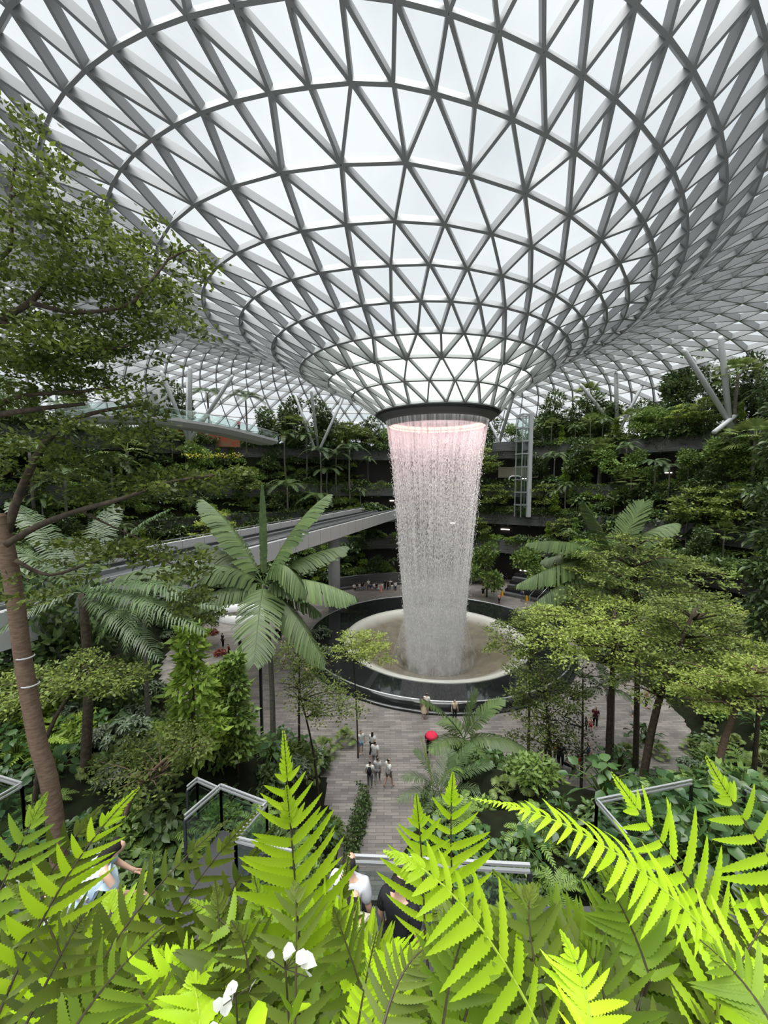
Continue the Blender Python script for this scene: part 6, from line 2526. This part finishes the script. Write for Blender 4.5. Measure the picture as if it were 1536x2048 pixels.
def fern_frond(p0, p1, p2, half, npair, rng, turn=0.0, droop=0.15, curl=0.6, slim=0.108, ang=1.25, tipfrac=0.24):
    """serrated fern frond: pairs of toothed pinnae along a curved rachis, lobed to a point at the tip"""
    p0, p1, p2 = (np.array(q, float) for q in (p0, p1, p2))
    cam_p = np.array(CAM)
    zup = np.array([0, 0, 1.0])
    Vs, Fs = [], []
    length = np.linalg.norm(p1 - p0) + np.linalg.norm(p2 - p1)
    npair = int(min(22, max(8, length * (1 - tipfrac) / (half * 0.26))))
    ts = np.concatenate([np.linspace(0.02, 1 - tipfrac, npair), 1 - tipfrac * np.linspace(0.93, 0.02, 12)])
    for t in ts:
        c = p0 * (1 - t) ** 2 + p1 * 2 * t * (1 - t) + p2 * t * t
        T = 2 * (1 - t) * (p1 - p0) + 2 * t * (p2 - p1)
        T /= np.linalg.norm(T)
        N = (cam_p - c)
        N = N / np.linalg.norm(N) * 0.75 + zup * 0.45
        N -= T * N.dot(T)
        N /= np.linalg.norm(N)
        S0 = np.cross(T, N)
        N2 = N * math.cos(turn) + S0 * math.sin(turn)
        S = np.cross(T, N2)
        tip = t > 1 - tipfrac + 1e-6
        if tip:
            L = half * (0.02 + 0.20 * ((1 - t) / tipfrac) ** 0.9)
        else:
            e = (1 - tipfrac - t) / (1 - tipfrac)
            L = half * (0.30 + 0.72 * min(1.0, e * 1.7) ** 0.75) * min(1.0, 0.62 + 2.2 * t)
        for sg in (-1, 1):
            l = L * rng.uniform(0.9, 1.08)
            a = (0.75 if tip else ang - 0.40 * t) + rng.normal(0, 0.07)
            D = S * sg * math.sin(a) + T * math.cos(a) + N2 * rng.normal(0.06, 0.10)
            D /= np.linalg.norm(D)
            B = np.cross(N2, D)
            B /= np.linalg.norm(B)
            w0 = (max(l * 0.26, half * 0.035) if tip else max(l * slim, half * 0.075) * rng.uniform(0.9, 1.1))
            m_ = 8 if tip else 27
            base = len(Vs)
            cu = curl * rng.uniform(0.5, 1.4)
            dr = droop * rng.uniform(0.3, 1.6)
            for i in range(m_):
                s = i / (m_ - 1)
                q = c + D * l * s + T * l * cu * 0.35 * s * s - zup * l * dr * s * s
                w = w0 * (min(1.0, 0.72 + s * 2.5)) * (1 - s ** 2.2) ** 0.8
                if i % 2:
                    w *= 0.76
                Vs += [q + B * w + N2 * w * 0.22, q, q - B * w + N2 * w * 0.22]
            for i in range(m_ - 1):
                o_ = base + 3 * i
                Fs += [(o_, o_ + 1, o_ + 4, o_ + 3), (o_ + 1, o_ + 2, o_ + 5, o_ + 4)]
    return np.array(Vs), np.array(Fs)


ROOTS = [-1.45, -1.2, -0.98, -0.78, -0.58, -0.38, -0.2, -0.03, 0.14, 0.32, 0.52, 0.72, 0.94, 1.18, 1.45]
PLANTS = [[] for _ in ROOTS]
H = [  # base px, control px, tip px, depth at base, depth at tip, longest pinna in px, colour, turn, droop
    ((602, 1905), (582, 1660), (567, 1462), 0.95, 1.05, 112, FB, 0.0, 0.05),
    ((604, 1960), (588, 1720), (573, 1572), 0.80, 0.84, 150, FB, 0.1, 0.05),
    ((908, 1830), (897, 1670), (906, 1545), 0.95, 1.0, 105, FB, 0.0, 0.05),
    ((850, 1880), (846, 1710), (832, 1588), 0.86, 0.9, 105, FB, -0.15, 0.05),
    ((-12, 2050), (120, 1720), (278, 1575), 0.62, 0.8, 120, FB, 0.9, 0.1),
    ((1445, 1860), (1335, 1700), (1222, 1545), 0.85, 0.92, 128, FB, 0.1, 0.12),
    ((1650, 1860), (1515, 1700), (1412, 1513), 0.80, 0.86, 150, FB, 0.0, 0.1),
    ((1430, 1880), (1195, 1625), (942, 1597), 0.72, 0.85, 90, FB, 0.5, 0.45),
    ((1095, 2090), (935, 1745), (768, 1702), 0.62, 0.72, 150, FB, 0.3, 0.55),
    ((690, 2320), (700, 2080), (754, 1862), 0.55, 0.62, 80, FB, 0.3, 0.05),
    ((1520, 2100), (1340, 1880), (1165, 1690), 0.78, 0.95, 165, FM, 0.0, 0.2),
    ((1260, 2080), (1130, 1880), (985, 1740), 0.75, 0.9, 130, FM, 0.1, 0.25),
    ((1000, 2120), (1010, 1950), (1080, 1760), 0.8, 0.95, 110, FM, -0.3, 0.2),
    ((240, 2080), (330, 1800), (525, 1612), 0.85, 1.05, 110, FO, 0.7, 0.15),
    ((340, 2080), (420, 1820), (548, 1650), 0.85, 1.05, 100, FO, 0.7, 0.15),
    ((150, 2010), (280, 1780), (455, 1640), 0.8, 1.05, 100, FO, 0.5, 0.15),
    ((-60, 1930), (20, 1720), (95, 1585), 0.85, 1.0, 130, FM, -0.2, 0.1),
    ((30, 1900), (90, 1730), (205, 1610), 0.9, 1.1, 110, FO, 0.4, 0.15),
    ((560, 2050), (545, 1900), (505, 1740), 0.75, 0.9, 110, FM, 0.0, 0.15),
    ((420, 2080), (450, 1900), (430, 1760), 0.72, 0.9, 120, FO, 0.2, 0.25),
    ((1400, 2100), (1480, 1900), (1590, 1760), 0.7, 0.8, 130, FB, 0.2, 0.2),
    ((1300, 1960), (1270, 1850), (1200, 1740), 0.75, 0.85, 110, FM, 0.0, 0.25),
    ((880, 2100), (900, 1900), (960, 1800), 0.6, 0.7, 120, FM, -0.2, 0.35),
    ((700, 2060), (660, 1900), (700, 1700), 0.9, 1.05, 100, FO, -0.2, 0.15),
    ((760, 2080), (790, 1940), (845, 1900), 0.55, 0.62, 90, FO, 0.2, 0.2),
    ((110, 2120), (200, 1960), (330, 1850), 0.6, 0.7, 110, FM, 0.3, 0.25),
    ((1560, 2080), (1500, 1960), (1400, 1880), 0.6, 0.7, 110, FM, 0.1, 0.25),
    ((1180, 2120), (1190, 1980), (1120, 1860), 0.55, 0.66, 110, FB, 0.2, 0.35),
]
rng = NR(100)
for pair in range(84):
    bxp = rng.uniform(-60, 1600)
    d0 = rng.uniform(0.6, 1.0)
    txp = bxp + rng.normal(0, 150)
    typ = rng.uniform(1745, 1960) + (60 if 640 < txp < 800 else 0)
    H.append(((bxp, 2130), ((bxp + txp) / 2 + rng.normal(0, 30), typ + 60), (txp, typ), d0, d0 + rng.uniform(0.02, 0.25), rng.uniform(110, 175), [FM, FO, FO, FM, FO, FB][rng.integers(0, 6)] if typ > 1780 else FO, rng.normal(0, 0.4), rng.uniform(0.1, 0.5)))
for f in H:
    p0 = at(*f[0], f[3])
    i = int(np.argmin([abs(p0.x - x) for x in ROOTS]))
    PLANTS[i].append((f, p0))
rng = NR(101)
for i, (x, fr) in enumerate(zip(ROOTS, PLANTS)):
    if not fr:
        continue
    rx = Vector((x, 0.72 + 0.1 * math.sin(i * 2), 20.0))
    root = empty('fern', rx, 0, 'lime and olive toothed fern in the front planter, %s from the left' % ordinal(i), 'fern', 'ferns in the front planter')
    for (b, c, t, d0, d2, hp, mt, turn, dr), p0 in fr:
        half = hp * (d0 + d2) / 2 / FPX
        p2 = at(*t, d2)
        p1 = at(*c, (d0 + d2) / 2 + 0.03)
        V, F = fern_frond(p0, p1, p2, half, 21, rng, turn, dr)
        fo = obj_np('frond', rel_v(V, rx), F, mt, root)
        m = MB()
        q = [Vector((rx.x, rx.y, 20.0)).lerp(p0, 0.0), p0.lerp(rx, 0.4) + Vector((0, 0, 0.02))] + [bez(p0, p1, p2, k / 8) for k in range(9)]
        q = [a - rx for a in q]
        m.tube(q, list(np.linspace(0.0035, 0.001, len(q))), 6)
        m.build('stalk', M_RACHISL if mt is FB and dr > 0.3 else M_RACHIS, fo)

# white-bracted plant between the ferns
rx = Vector((-0.12, 0.6, 20.0))
ms = empty('white_bract_plant', rx, 0, 'plant with two clusters of white petal-like bracts among the ferns', 'flower')
L_WHITE = leaf_mat('white_bract', (0.75, 0.76, 0.68), (0.85, 0.86, 0.8), 0.3, 0.5, 0.2)
rng = NR(110)
for cl, (c0, pts) in enumerate((((570, 1920), [(541, 1912, -0.6), (565, 1895, 0.1), (580, 1905, 0.4), (600, 1910, -0.2), (610, 1925, 0.5), (614, 1948, 1.4), (592, 1900, 0.0)]), ((470, 1975), [(474, 1962, -0.2), (500, 1968, 0.4), (462, 1985, 0.5), (440, 2010, 0.7), (448, 2028, 0.5), (434, 2046, 0.3)]))):
    d = 0.56
    cc = at(*c0, d)
    parts = []
    for px, py, a in pts:
        p = at(px, py, d - 0.02)
        up_ = Vector((math.sin(a) * -0.3, -0.35, 0.9)).normalized()
        V, F = round_leaves([tuple(p - up_ * 0.010)], 0.024, rng, 1.35, 0.0, [tuple(up_)], 0.05, 0.1)
        o = obj_np('bract', rel_v(V, rx), F, L_WHITE, ms)
    m = MB()
    m.tube([(0, 0, 0), at(c0[0] + 10, c0[1] + 160, d + 0.02) - rx, at(c0[0] + 4, c0[1] + 60, d + 0.01) - rx, cc - rx], 0.0018, 6)
    for px, py, a in pts:
        m.tube([at(c0[0], c0[1] + 18, d) - rx, at(px, py + 6, d - 0.015) - rx], 0.0008, 5)
    m.build('flower_stem', M_RACHIS, ms)
for px, py, a, s_, mt in ((533, 2012, -1.0, 0.055, FB), (592, 2025, 0.3, 0.06, FB), (500, 2035, 0.8, 0.06, FM), (640, 2040, 1.2, 0.05, FM), (560, 1985, 0.2, 0.05, FM), (610, 1985, -0.6, 0.05, FM), (470, 2052, -0.8, 0.05, FM)):
    p = at(px, py, 0.56)
    V, F = round_leaves([tuple(p)], s_, rng, 1.5, 0.2, [(math.sin(a), -0.2, -math.cos(a))], 0.05, 0.1)
    o = obj_np('leaf', rel_v(V, rx), F, mt, ms)
